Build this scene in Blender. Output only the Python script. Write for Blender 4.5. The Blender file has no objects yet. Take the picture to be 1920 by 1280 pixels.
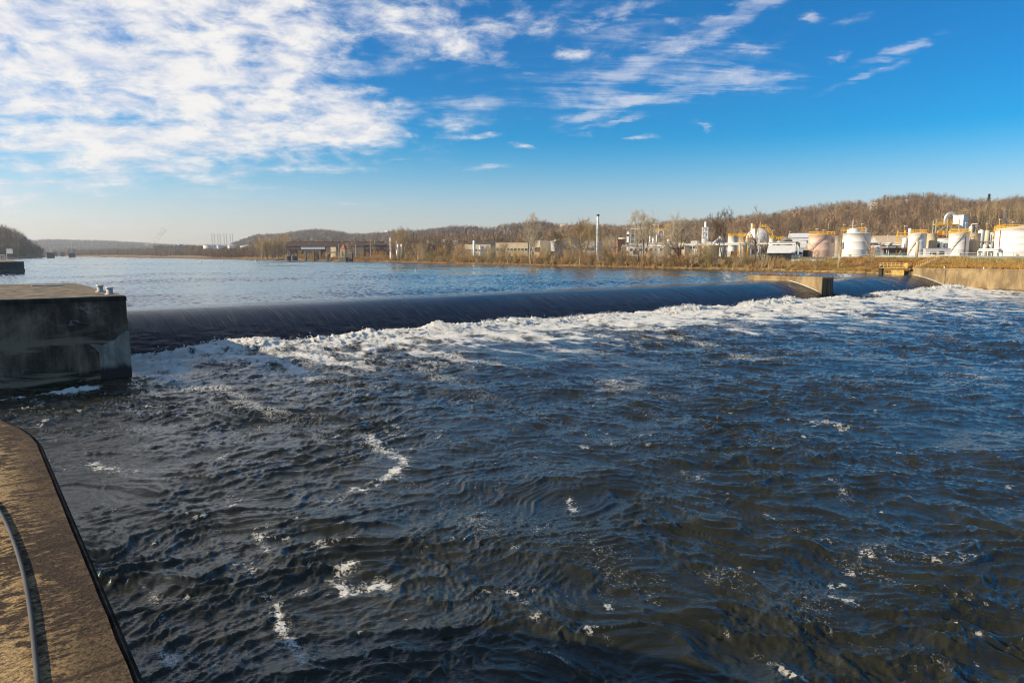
import bpy, math, random
import numpy as np
from mathutils import Vector, Matrix

S = bpy.context.scene
COL = S.collection
rad = math.radians
# ---------------------------------------------------------------- camera
F = 1280.0                      # focal length in pixels of a 1920 wide frame
TP = 163.0 / F                  # tangent of the downward pitch
PITCH = math.atan(TP)
CP, SP = math.cos(PITCH), math.sin(PITCH)
EYE = 8.0
cam_d = bpy.data.cameras.new('camera')
cam_d.lens = 24.0
cam_d.sensor_width = 36.0
cam_d.clip_start = 0.1
cam_d.clip_end = 40000.0
cam = bpy.data.objects.new('camera', cam_d)
COL.objects.link(cam)
cam.location = (0, 0, EYE)
cam.rotation_euler = (rad(90) - PITCH, 0, 0)
S.camera = cam

# ---------------------------------------------------------------- light
SUN_EL, SUN_AZ = rad(23.0), rad(-96.0)      # azimuth clockwise from +Y: from the left
sun_vec = Vector((math.sin(SUN_AZ) * math.cos(SUN_EL), math.cos(SUN_AZ) * math.cos(SUN_EL), math.sin(SUN_EL)))
sd = bpy.data.lights.new('sun', 'SUN')
sd.energy = 4.6
sd.angle = rad(0.5)
sd.color = (1.0, 0.83, 0.60)
so = bpy.data.objects.new('sun', sd)
so.rotation_euler = sun_vec.to_track_quat('Z', 'Y').to_euler()
so.location = (-50, 0, 60)
COL.objects.link(so)
S.view_settings.view_transform = 'Standard'
S.view_settings.look = 'None'
S.view_settings.gamma = 1.0
S.view_settings.use_curve_mapping = False
S.view_settings.exposure = 0.62
S.cycles.max_bounces = 5
S.cycles.diffuse_bounces = 2
S.cycles.glossy_bounces = 3
S.cycles.transmission_bounces = 2
S.cycles.transparent_max_bounces = 4
S.cycles.volume_bounces = 0
S.cycles.sample_clamp_direct = 6.0
S.cycles.sample_clamp_indirect = 3.0
S.cycles.caustics_reflective = False
S.cycles.caustics_refractive = False
S.cycles.use_denoising = True
S.cycles.denoising_prefilter = 'ACCURATE'
S.cycles.filter_width = 1.05
S.cycles.denoiser = 'OPENIMAGEDENOISE'

# ---------------------------------------------------------------- node helper
class NT:
    def __init__(s, tree):
        s.t = tree
        s.n = tree.nodes
        s.l = tree.links
    def new(s, typ, **kw):
        n = s.n.new(typ)
        for k, v in kw.items():
            setattr(n, k, v)
        return n
    def put(s, sock, v):
        if isinstance(v, bpy.types.NodeSocket):
            s.l.new(v, sock)
        elif v is not None:
            if sock.type == 'RGBA' and hasattr(v, '__len__') and len(v) == 3:
                v = (*v, 1)
            sock.default_value = v
    def math(s, op, a, b=None, c=None, clamp=False):
        n = s.new('ShaderNodeMath', operation=op)
        n.use_clamp = clamp
        s.put(n.inputs[0], a)
        if b is not None: s.put(n.inputs[1], b)
        if c is not None: s.put(n.inputs[2], c)
        return n.outputs[0]
    def vmath(s, op, a, b=None):
        n = s.new('ShaderNodeVectorMath', operation=op)
        s.put(n.inputs[0], a)
        if b is not None: s.put(n.inputs[1], b)
        return n.outputs[1] if op in ('DOT_PRODUCT', 'LENGTH') else n.outputs[0]
    def noise(s, vec, scale=1.0, detail=4.0, rough=0.55, dist=0.0):
        n = s.new('ShaderNodeTexNoise')
        if vec is not None: s.put(n.inputs['Vector'], vec)
        n.inputs['Scale'].default_value = scale
        n.inputs['Detail'].default_value = detail
        n.inputs['Roughness'].default_value = rough
        n.inputs['Distortion'].default_value = dist
        return n.outputs[0]
    def smooth(s, x, lo, hi, a=0.0, b=1.0):
        n = s.new('ShaderNodeMapRange', interpolation_type='SMOOTHSTEP')
        s.put(n.inputs[0], x)
        for i, v in enumerate((lo, hi, a, b)):
            s.put(n.inputs[i + 1], v)
        return n.outputs[0]
    def mix(s, f, a, b, blend='MIX'):
        n = s.new('ShaderNodeMix', data_type='RGBA', blend_type=blend)
        s.put(n.inputs[0], f)
        s.put(n.inputs[6], a)
        s.put(n.inputs[7], b)
        return n.outputs[2]
    def xyz(s, v):
        n = s.new('ShaderNodeSeparateXYZ')
        s.put(n.inputs[0], v)
        return n.outputs
    def comb(s, x, y, z):
        n = s.new('ShaderNodeCombineXYZ')
        for i, v in enumerate((x, y, z)): s.put(n.inputs[i], v)
        return n.outputs[0]
    def attr(s, name, out='Fac'):
        n = s.new('ShaderNodeAttribute', attribute_name=name)
        return n.outputs[out]
    def obj(s, out='Object'):
        return s.new('ShaderNodeTexCoord').outputs[out]
    def mapping(s, vec, rot=(0, 0, 0), scale=(1, 1, 1), loc=(0, 0, 0)):
        n = s.new('ShaderNodeMapping')
        s.put(n.inputs[0], vec)
        n.inputs[1].default_value = loc
        n.inputs[2].default_value = rot
        n.inputs[3].default_value = scale
        return n.outputs[0]
    def bump(s, h, strength=0.5, dist=0.1, normal=None):
        n = s.new('ShaderNodeBump')
        n.inputs['Strength'].default_value = strength
        n.inputs['Distance'].default_value = dist
        s.put(n.inputs['Height'], h)
        if normal is not None: s.put(n.inputs['Normal'], normal)
        return n.outputs[0]

# pixel of the 1920x1280 photograph -> direction / world point
def pdir(u, v):
    a, b = (u - 960) / F, (640 - v) / F
    return np.array((a, CP + b * SP, -SP + b * CP))
def at(u, v, Y):
    d = pdir(u, v)
    t = Y / d[1]
    return np.array((d[0] * t, Y, EYE + d[2] * t))
def gnd(u, v, z=0.0):
    d = pdir(u, v)
    t = (z - EYE) / d[2]
    return d * t + np.array((0, 0, EYE))
def ang(u, v):
    d = pdir(u, v)
    return math.atan2(d[0], d[1]), math.atan2(d[2], math.hypot(d[0], d[1]))

# ---------------------------------------------------------------- sky
w = bpy.data.worlds.new('World')
S.world = w
w.use_nodes = True
N = NT(w.node_tree)
N.n.clear()
D = N.obj('Generated')
dx, dy, dz = N.xyz(N.vmath('NORMALIZE', D))
sky = N.new('ShaderNodeTexSky', sky_type='NISHITA')
sky.sun_disc = False
sky.sun_elevation = SUN_EL
sky.sun_rotation = SUN_AZ
sky.altitude = 0
sky.air_density = 1.0
sky.dust_density = 0.6
sky.ozone_density = 3.0
hs = N.new('ShaderNodeHueSaturation')
hs.inputs['Hue'].default_value = 0.488
hs.inputs['Saturation'].default_value = 1.8
hs.inputs['Value'].default_value = 1.0
N.put(hs.inputs['Color'], sky.outputs[0])
hor = N.math('SUBTRACT', 1.0, N.smooth(dz, 0.0, 0.17))
skyc = N.mix(hor, hs.outputs[0], sky.outputs[0])
skyc = N.mix(1.0, skyc, N.mix(N.smooth(dz, 0.02, 0.30), (1.02, 0.94, 1.06, 1), (0.0, 0.73, 0.96, 1)), 'MULTIPLY')
skyc = N.mix(N.smooth(dz, 0.34, 0.62), skyc, N.mix(1.0, sky.outputs[0], (1.05, 0.98, 0.90, 1), 'MULTIPLY'))
# cloud layer seen from below: pattern on a flat layer, gathered in banks by direction
zz = N.math('ADD', N.math('MAXIMUM', dz, 0.0), 0.13)
P = N.comb(N.math('DIVIDE', dx, zz), N.math('DIVIDE', dy, zz), 0.0)
az = N.math('ARCTAN2', dx, dy)
el = N.math('ARCSINE', dz)
AE0 = N.comb(az, el, 0.0)
wn = N.new('ShaderNodeTexNoise'); wn.inputs['Scale'].default_value = 1.0; wn.inputs['Detail'].default_value = 6; wn.inputs['Roughness'].default_value = 0.62
N.put(wn.inputs['Vector'], N.mapping(AE0, rot=(0, 0, rad(-8)), scale=(22, 55, 1)))
AE = N.vmath('ADD', AE0, N.vmath('MULTIPLY', N.vmath('SUBTRACT', wn.outputs['Color'], (0.5, 0.5, 0.5)), (0.055, 0.028, 0.0)))
def blob(u, v, su, sv, tilt, wt):
    a0, e0 = ang(u, v)
    c, s_ = math.cos(rad(tilt)), math.sin(rad(tilt))
    k = 1 / F
    x = N.math('SUBTRACT', N.vmath('DOT_PRODUCT', AE, (c / (su * k), s_ / (su * k), 0)), (a0 * c + e0 * s_) / (su * k))
    y = N.math('SUBTRACT', N.vmath('DOT_PRODUCT', AE, (-s_ / (sv * k), c / (sv * k), 0)), (-a0 * s_ + e0 * c) / (sv * k))
    r2 = N.math('MULTIPLY_ADD', x, x, N.math('MULTIPLY', y, y))
    return N.math('MULTIPLY', N.math('EXPONENT', N.math('MULTIPLY', r2, -1.0)), wt)
def gather(lst):
    t = None
    for b in lst:
        g = blob(*b)
        t = g if t is None else N.math('ADD', t, g)
    return t
thick = gather([
    (90, 60, 290, 130, 0, 1.3), (40, 170, 300, 60, -4, 0.75), (400, 60, 150, 80, 8, 0.7), (300, 165, 220, 45, -8, 0.55),
    (590, 180, 150, 18, -3, 0.75), (600, 240, 230, 34, 3, 0.95), (430, 285, 230, 20, 0, 0.62), (530, 90, 90, 40, -14, 0.45),
    (560, 316, 110, 9, 0, 0.45), (45, 342, 60, 5, 0, 0.6), (310, 322, 80, 9, 0, 0.5),
    (770, 40, 75, 40, -12, 0.56), (930, 52, 120, 34, 10, 0.60), (860, 92, 48, 22, 0, 0.56), (1160, 22, 100, 18, 12, 0.56),
    (1075, 101, 70, 12, -3, 0.72), (1000, 135, 90, 13, -14, 0.42), (1520, 32, 18, 8, -5, 0.62), (1262, 38, 35, 9, 0, 0.5),
    (1600, 36, 30, 7, 8, 0.36), (900, 257, 44, 6, 0, 0.55), (1195, 260, 44, 5, 0, 0.55), (985, 272, 24, 5, -10, 0.5),
    (-900, 0, 700, 420, 0, 0.75), (150, -420, 700, 250, 0, 0.85)])  # this row: unseen banks added outside the frame to whiten the water's reflections
thin = gather([
    (1330, 58, 190, 15, 21, 1.1), (1210, 150, 260, 62, 8, 0.42), (1395, 152, 85, 14, -4, 0.95), (1230, 182, 120, 10, 4, 0.85),
    (1120, 213, 78, 8, 14, 0.9), (1140, 232, 60, 5, 8, 0.7), (1320, 238, 16, 6, -30, 0.8), (1690, 93, 60, 7, 10, 0.7),
    (1620, 142, 60, 7, 16, 0.75), (1570, 107, 18, 4, 10, 0.7), (870, 190, 90, 26, 8, 0.5), (1430, 88, 45, 6, -5, 0.6),
    (680, 386, 70, 6, -2, 0.55), (350, 388, 190, 9, 0, 0.45), (500, 353, 90, 6, -3, 0.6), (915, 315, 70, 6, 3, 0.6), (1090, 255, 40, 4, 4, .5),
    (1362, 352, 22, 3, 0, 0.9), (750, 297, 30, 5, 0, 0.6), (905, 338, 40, 3, 0, 0.5), (1160, 60, 130, 40, 20, 0.35)])
Pw = N.mapping(P, rot=(0, 0, rad(-12)), scale=(1.0, 1.35, 1))
n1 = N.noise(Pw, 3.4, 10, 0.60, 0.35)
nb = N.noise(Pw, 1.1, 3, 0.5, 0.2)
nc = N.noise(N.mapping(AE0, rot=(0, 0, rad(-7)), scale=(17, 38, 1)), 1.0, 9, 0.64, 0.3)
n2 = N.noise(N.mapping(P, rot=(0, 0, rad(24)), scale=(0.7, 3.2, 1), loc=(3, 1, 0)), 2.6, 9, 0.66, 0.6)
tk = N.math('MINIMUM', thick, 1.06)
d1 = N.math('ADD', tk, N.math('ADD', N.math('ADD', N.math('MULTIPLY_ADD', n1, 1.5, -0.82), N.math('MULTIPLY_ADD', nc, 2.4, -1.27)), N.math('MULTIPLY_ADD', nb, 1.4, -0.70)))
a1 = N.math('MULTIPLY', N.smooth(d1, 0.02, 1.2), N.smooth(thick, 0.02, 0.55))
d2 = N.math('ADD', N.math('MINIMUM', thin, 0.85), N.math('ADD', N.math('MULTIPLY_ADD', n2, 3.4, -1.8), N.math('MULTIPLY_ADD', nc, 2.2, -1.1)))
a2 = N.math('MULTIPLY', N.math('MULTIPLY', N.smooth(d2, 0.0, 1.3), N.smooth(thin, 0.05, 0.6)), 0.62)
alpha = N.math('MAXIMUM', N.math('MULTIPLY', a1, 0.96), a2)
n3 = N.noise(N.mapping(P, rot=(0, 0, rad(-10)), scale=(0.8, 1.5, 1), loc=(7, 2, 0)), 3.0, 7, 0.6, 0.3)
lit = N.smooth(N.math('ADD', N.math('MULTIPLY_ADD', n3, 0.9, N.math('MULTIPLY', nc, 0.7)), N.math('MULTIPLY', d1, 0.30)), 0.82, 1.32)
ccol = N.mix(lit, (4.9, 5.1, 5.8, 1), (6.7, 6.5, 6.25, 1))
skyc = N.mix(alpha, skyc, ccol)
bg = N.new('ShaderNodeBackground')
N.put(bg.inputs[0], skyc)
bg.inputs[1].default_value = 0.095
out = N.new('ShaderNodeOutputWorld')
N.l.new(bg.outputs[0], out.inputs[0])

# ---------------------------------------------------------------- materials
MATS = {}
def M(name, base, rough=0.75, var=0.18, scale=0.6, base2=None, metal=0.0, bump=0.0, bscale=6.0, tint=None, detail=5.0, zs=1.0, spec=None, lo=0.3, hi=0.7):
    if name in MATS: return MATS[name]
    m = bpy.data.materials.new(name)
    m.use_nodes = True
    T = NT(m.node_tree)
    b = T.n['Principled BSDF']
    co = T.obj('Object')
    if zs != 1.0: co = T.mapping(co, scale=(1, 1, zs))
    f = T.smooth(T.noise(co, scale, detail, 0.6, 0.3), lo, hi)
    if base2 is None:
        base2 = tuple(min(1, c * (1 + var)) for c in base)
        base = tuple(c * (1 - var) for c in base)
    c = T.mix(f, base, base2)
    if tint:
        c = T.mix(1.0, c, T.attr(tint, 'Color'), 'MULTIPLY')
    T.put(b.inputs['Base Color'], c)
    b.inputs['Roughness'].default_value = rough
    b.inputs['Metallic'].default_value = metal
    if spec is not None: b.inputs['Specular IOR Level'].default_value = spec
    if bump:
        T.put(b.inputs['Normal'], T.bump(T.noise(co, bscale, 6, 0.65), bump, 0.05))
    MATS[name] = m
    return m

# ---------------------------------------------------------------- mesh builder
class MB:
    def __init__(s):
        s.v = []; s.f = []
    def add(s, vs, fs):
        o = len(s.v)
        s.v.extend([tuple(p) for p in vs])
        s.f.extend([tuple(i + o for i in f) for f in fs])
        return s
    def box(s, c, size, yaw=0.0, taper=1.0):
        cx, cy, cz = c; sx, sy, sz = (k / 2 for k in size)
        cs, sn = math.cos(yaw), math.sin(yaw)
        vs = []
        for z in (-1, 1):
            k = taper if z > 0 else 1
            for x, y in ((-1, -1), (1, -1), (1, 1), (-1, 1)):
                X, Y = x * sx * k, y * sy * k
                vs.append((cx + X * cs - Y * sn, cy + X * sn + Y * cs, cz + z * sz))
        return s.add(vs, [(3, 2, 1, 0), (4, 5, 6, 7), (0, 1, 5, 4), (1, 2, 6, 5), (2, 3, 7, 6), (3, 0, 4, 7)])
    def tube(s, pts, r, n=6, caps=True):
        pts = [np.array(p, float) for p in pts]
        rs = r if hasattr(r, '__len__') else [r] * len(pts)
        rings = []
        o = len(s.v)
        prev = None
        for i, p in enumerate(pts):
            t = pts[min(i + 1, len(pts) - 1)] - pts[max(i - 1, 0)]
            t = t / (np.linalg.norm(t) + 1e-9)
            if prev is None:
                a = np.array((1, 0, 0)) if abs(t[0]) < 0.8 else np.array((0, 1, 0))
            else: a = prev
            a = a - t * a.dot(t); a /= np.linalg.norm(a) + 1e-9
            b = np.cross(t, a); prev = a
            for k in range(n):
                th = 2 * math.pi * k / n
                s.v.append(tuple(p + rs[i] * (a * math.cos(th) + b * math.sin(th))))
        for i in range(len(pts) - 1):
            for k in range(n):
                k2 = (k + 1) % n
                s.f.append((o + i * n + k, o + i * n + k2, o + (i + 1) * n + k2, o + (i + 1) * n + k))
        if caps:
            s.f.append(tuple(o + k for k in reversed(range(n))))
            e = o + (len(pts) - 1) * n
            s.f.append(tuple(e + k for k in range(n)))
        return s
    def lathe(s, prof, n=32, c=(0, 0, 0), top=True, bot=False):
        o = len(s.v)
        for r, z in prof:
            for k in range(n):
                th = 2 * math.pi * k / n
                s.v.append((c[0] + r * math.cos(th), c[1] + r * math.sin(th), c[2] + z))
        for i in range(len(prof) - 1):
            for k in range(n):
                k2 = (k + 1) % n
                s.f.append((o + i * n + k, o + i * n + k2, o + (i + 1) * n + k2, o + (i + 1) * n + k))
        e = o + (len(prof) - 1) * n
        if top: s.f.append(tuple(e + k for k in range(n)))
        if bot: s.f.append(tuple(o + k for k in reversed(range(n))))
        return s
    def prism(s, poly, z0, z1):
        n = len(poly)
        vs = [(p[0], p[1], z0) for p in poly] + [(p[0], p[1], z1) for p in poly]
        fs = [tuple(reversed(range(n))), tuple(range(n, 2 * n))] + [(i, (i + 1) % n, n + (i + 1) % n, n + i) for i in range(n)]
        return s.add(vs, fs)
    def extr(s, prof, y0, y1, axis='y'):
        n = len(prof)
        if axis == 'y':
            vs = [(p[0], y0, p[1]) for p in prof] + [(p[0], y1, p[1]) for p in prof]
        else:
            vs = [(y0, p[0], p[1]) for p in prof] + [(y1, p[0], p[1]) for p in prof]
        fs = [tuple(range(n)), tuple(reversed(range(n, 2 * n)))] + [((i + 1) % n, i, n + i, n + (i + 1) % n) for i in range(n)]
        return s.add(vs, fs)
    def mesh(s, name, smooth=False):
        me = bpy.data.meshes.new(name)
        me.from_pydata(s.v, [], s.f)
        if smooth: me.polygons.foreach_set('use_smooth', [True] * len(me.polygons))
        me.update()
        return me
    def build(s, name, mat, parent=None, smooth=False, loc=None, yaw=0.0):
        me = s.mesh(name, smooth)
        if mat: me.materials.append(mat)
        o = bpy.data.objects.new(name, me)
        COL.objects.link(o)
        if parent: o.parent = parent
        if loc is not None: o.location = loc
        if yaw: o.rotation_euler = (0, 0, yaw)
        return o

def tag(o, label=None, cat=None, group=None, kind=None):
    if label: o['label'] = label
    if cat: o['category'] = cat
    if group: o['group'] = group
    if kind: o['kind'] = kind
    return o
def thing(name, label, cat, loc=(0, 0, 0), yaw=0.0, group=None):
    o = bpy.data.objects.new(name, None)
    o.empty_display_size = 0.5
    COL.objects.link(o)
    o.location = [float(c) for c in loc]; o.rotation_euler = (0, 0, yaw)
    return tag(o, label, cat, group)
def copy_tree(o, parent=None):
    c = o.copy(); COL.objects.link(c); c.parent = parent
    for ch in list(o.children):
        copy_tree(ch, c)
    return c
def npmesh(name, V, Fq, mat, smooth=True, attrs=None, cols=None):
    me = bpy.data.meshes.new(name)
    V = np.ascontiguousarray(V, dtype=np.float32); Fq = np.ascontiguousarray(Fq, dtype=np.int32)
    k = Fq.shape[1]
    me.vertices.add(len(V)); me.vertices.foreach_set('co', V.ravel())
    me.loops.add(Fq.size); me.loops.foreach_set('vertex_index', Fq.ravel())
    me.polygons.add(len(Fq))
    me.polygons.foreach_set('loop_start', np.arange(len(Fq), dtype=np.int32) * k)
    me.polygons.foreach_set('loop_total', np.full(len(Fq), k, dtype=np.int32))
    me.polygons.foreach_set('use_smooth', np.full(len(Fq), smooth))
    me.update(calc_edges=True)
    for n_, a in (attrs or {}).items():
        me.attributes.new(n_, 'FLOAT', 'POINT').data.foreach_set('value', np.ascontiguousarray(a, dtype=np.float32).ravel())
    for n_, a in (cols or {}).items():
        a = np.ascontiguousarray(a, dtype=np.float32)
        if a.shape[1] == 3: a = np.hstack([a, np.ones((len(a), 1), np.float32)])
        me.attributes.new(n_, 'FLOAT_COLOR', 'POINT').data.foreach_set('color', a.ravel())
    if mat: me.materials.append(mat)
    o = bpy.data.objects.new(name, me)
    COL.objects.link(o)
    return o
def gridfaces(nr, nc, mask=None):
    i = np.arange(nr * nc).reshape(nr, nc)
    f = np.stack([i[:-1, :-1], i[:-1, 1:], i[1:, 1:], i[1:, :-1]], -1).reshape(-1, 4)
    if mask is not None: f = f[mask[:-1, :-1].ravel()]
    return f

# ---------------------------------------------------------------- random fields (periodic tiles)
def tile(n, L, seed, lmin, lmax, power, theta=None, spread=2.0, floor=0.15):
    rng = np.random.default_rng(seed)
    k1 = np.fft.fftfreq(n, L / n) * 2 * np.pi
    KX, KY = np.meshgrid(k1, k1)
    K = np.hypot(KX, KY); K[0, 0] = 1e9
    amp = K ** (-power)
    amp *= np.exp(-(K / (2 * np.pi / lmin)) ** 2) * np.exp(-((2 * np.pi / lmax) / K) ** 2)
    if theta is not None:
        amp = amp * (floor + (1 - floor) * np.abs(np.cos(np.arctan2(KY, KX) - theta)) ** spread)
    z = (rng.standard_normal((n, n)) + 1j * rng.standard_normal((n, n))) * amp
    h = np.fft.ifft2(z).real
    s_ = h.std()
    ddx = np.fft.ifft2(-1j * KX / K * z).real / s_
    ddy = np.fft.ifft2(-1j * KY / K * z).real / s_
    return h / s_, ddx, ddy, L
def samp(a, L, x, y, rot=0.0):
    n = a.shape[0]
    c, s_ = math.cos(rot), math.sin(rot)
    X = (x * c - y * s_) / L * n; Y = (x * s_ + y * c) / L * n
    xi = np.floor(X).astype(np.int64); yi = np.floor(Y).astype(np.int64)
    fx = X - xi; fy = Y - yi
    x0 = xi % n; x1 = (xi + 1) % n; y0 = yi % n; y1 = (yi + 1) % n
    return (a[y0, x0] * (1 - fx) + a[y0, x1] * fx) * (1 - fy) + (a[y1, x0] * (1 - fx) + a[y1, x1] * fx) * fy
def sstep(x, a, b):
    t = np.clip((x - a) / (b - a), 0, 1)
    return t * t * (3 - 2 * t)

# ---------------------------------------------------------------- the dam's own axes
C0 = np.array((-33.5, 59.5))                 # crest beside the left pier
TA = np.array((0.780, 0.626)); TA /= np.linalg.norm(TA)     # along the crest, away from the camera
SA = np.array((TA[1], -TA[0]))                # downstream
def ts(x, y):
    return (x - C0[0]) * TA[0] + (y - C0[1]) * TA[1], (x - C0[0]) * SA[0] + (y - C0[1]) * SA[1]
def st(t, s_):
    return C0[0] + t * TA[0] + s_ * SA[0], C0[1] + t * TA[1] + s_ * SA[1]
DAMYAW = math.atan2(TA[1], TA[0])
ZU = 3.0
TOE = 6.2
# ================================================================ WATER
def water_mat(name, foamy, kind):
    m = bpy.data.materials.new(name); m.use_nodes = True
    T = NT(m.node_tree); b = T.n['Principled BSDF']
    co = T.obj('Object')
    b.inputs['IOR'].default_value = 1.50
    if kind == 'tail':
        nf = T.noise(co, 0.35, 3, 0.5)
        base = T.mix(nf, (0.010, 0.0112, 0.0060, 1), (0.029, 0.0275, 0.0135, 1))
        T.put(b.inputs['Base Color'], base)
        b.inputs['Roughness'].default_value = 0.06
        h = T.noise(T.mapping(co, rot=(0, 0, rad(15)), scale=(0.5, 1.5, 1)), 9.0, 4, 0.62, 0.6)
        nrm = T.bump(h, 0.6, 0.03)
        T.put(b.inputs['Normal'], nrm)
    elif kind == 'pool':
        T.put(b.inputs['Base Color'], (0.010, 0.018, 0.026, 1))
        b.inputs['Roughness'].default_value = 0.05
        T.put(b.inputs['Normal'], T.bump(T.noise(co, 3.0, 4, 0.6, 0.3), 0.35, 0.06))
    else:
        sv = T.attr('flow', 'Vector')
        sx, sy, sz = T.xyz(sv)
        str1 = T.noise(T.comb(T.math('MULTIPLY', sx, 4.5), T.math('MULTIPLY', sy, 0.22), 0.0), 1.0, 6, 0.65, 0.25)
        b.inputs['IOR'].default_value = 1.24
        str2 = T.noise(T.comb(T.math('MULTIPLY', sx, 0.35), T.math('MULTIPLY', sy, 0.05), 4.0), 1.0, 4, 0.6)
        base = T.mix(T.smooth(str1, 0.40, 0.72), (0.003, 0.008, 0.020, 1), (0.040, 0.032, 0.030, 1))
        base = T.mix(T.math('MULTIPLY', T.smooth(str1, 0.56, 0.74), T.smooth(str2, 0.42, 0.62)), base, (0.20, 0.16, 0.13, 1))
        T.put(b.inputs['Base Color'], base)
        b.inputs['Roughness'].default_value = 0.08
        rip = T.noise(co, 3.2, 4, 0.6, 0.4)
        low = T.smooth(sy, 1.5, 6.0, 0.0, 0.9)
        hh = T.math('ADD', T.math('MULTIPLY', str1, 1.15), T.math('ADD', T.math('MULTIPLY', rip, low), str2))
        T.put(b.inputs['Normal'], T.bump(hh, 0.5, 0.14))
    if foamy:
        fo = T.attr('foam')
        lace = T.math('MULTIPLY_ADD', T.noise(co, 10.0, 7, 0.70, 0.8), 2.6, -0.80)
        ridge = T.math('SUBTRACT', 1.0, T.math('ABSOLUTE', T.math('MULTIPLY_ADD', T.noise(co, 5.5, 7, 0.62, 1.0), 7.0, -3.5)), clamp=True)
        tex = T.math('MULTIPLY_ADD', ridge, -0.50, T.math('MULTIPLY_ADD', lace, 0.62, 0.42))
        k = T.smooth(T.math('SUBTRACT', fo, tex), -0.10, 0.14)
        k = T.math('MULTIPLY', k, T.smooth(fo, 0.02, 0.75, 0.25, 1.0))
        k = T.math('MULTIPLY', k, T.smooth(fo, 0.01, 0.10))
        fs = T.new('ShaderNodeBsdfPrincipled')
        fcol = T.mix(T.noise(co, 1.3, 5, 0.6), (0.66, 0.63, 0.53, 1), (0.88, 0.87, 0.83, 1))
        T.put(fs.inputs['Base Color'], fcol)
        fs.inputs['Roughness'].default_value = 0.75
        geo = T.new('ShaderNodeNewGeometry')
        up = T.vmath('NORMALIZE', T.vmath('ADD', geo.outputs['Normal'], (0, 0, 1.3)))
        T.put(fs.inputs['Normal'], T.bump(T.noise(co, 7.0, 5, 0.7, 0.5), 0.35, 0.04, up))
        mx = T.new('ShaderNodeMixShader')
        T.put(mx.inputs[0], k); T.l.new(b.outputs[0], mx.inputs[1]); T.l.new(fs.outputs[0], mx.inputs[2])
        T.l.new(mx.outputs[0], T.n['Material Output'].inputs['Surface'])
    return m
W_TAIL = water_mat('tailwater', True, 'tail')
W_POOL = water_mat('pool_water', False, 'pool')
W_SPILL = water_mat('spillway_water', False, 'spill')

T1 = tile(1024, 43.0, 1, 0.55, 7.0, 2.35, rad(-72), 2.0, 0.18)
T2 = tile(1024, 19.0, 2, 0.10, 0.6, 1.75)
TR1 = tile(1024, 53.0, 2, 0.45, 4.5, 2.1, rad(-68), 3.0, 0.10)
TR2 = tile(1024, 57.0, 12, 0.45, 4.5, 2.1, rad(76), 3.0, 0.10)
T3 = tile(512, 160.0, 3, 6.0, 60.0, 1.6)
TF = tile(1024, 61.0, 4, 0.35, 7.0, 1.45)
TG = tile(512, 130.0, 5, 3.0, 40.0, 1.5)

# drifting foam lines on the near water (world curves)
STROKES = [([(688, 815), (715, 840), (745, 858), (752, 876), (738, 893), (700, 905), (660, 917)], 0.40, 1.0), ([(640, 925), (610, 935)], 0.2, .8),
    ([(655, 1062), (625, 1085), (650, 1108), (690, 1100), (705, 1080), (725, 1098)], 0.22, 1.1), ([(560, 1112), (585, 1100)], 0.12, 1.0),
    ([(510, 1120), (530, 1175), (552, 1225), (570, 1275)], 0.15, 1.0), ([(900, 1112), (945, 1106), (985, 1128), (1008, 1172)], 0.15, .75),
    ([(1068, 930), (1078, 965), (1060, 990)], 0.2, .6), ([(175, 868), (215, 885), (262, 882)], 0.3, 1.0), ([(600, 1020), (660, 1010), (690, 1035)], 0.2, .85),
    ([(1430, 955), (1462, 985), (1500, 1000)], 0.2, .55), ([(1575, 1128), (1615, 1140)], 0.16, .6), ([(1140, 1210), (1160, 1222)], 0.1, .6),
    ([(1035, 1235), (1075, 1255)], 0.1, .6), ([(1420, 1228), (1470, 1262), (1510, 1278)], 0.14, .55), ([(320, 1230), (360, 1260), (390, 1275)], 0.2, 1.0),
    ([(420, 930), (440, 925)], 0.2, .8), ([(1290, 880), (1310, 900)], 0.25, .7), ([(480, 1000), (500, 1040), (470, 1085)], 0.16, .75), ([(1720, 1215), (1790, 1260), (1850, 1275)], .14, .5),
    ([(200, 985), (212, 1005)], 0.1, .6), ([(1000, 990), (1030, 975)], .2, .6), ([(280, 1120), (300, 1180)], .14, .7), ([(1560, 900), (1600, 940)], .3, .6)]
SPTS = []
for pts, wd, st_ in STROKES:
    q = [gnd(*p)[:2] for p in pts]
    for a, b in zip(q[:-1], q[1:]):
        m_ = max(2, int(np.linalg.norm(b - a) / (wd * 0.7)))
        for i in range(m_):
            c = a + (b - a) * i / m_
            SPTS.append((c[0], c[1], wd, st_))

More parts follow.
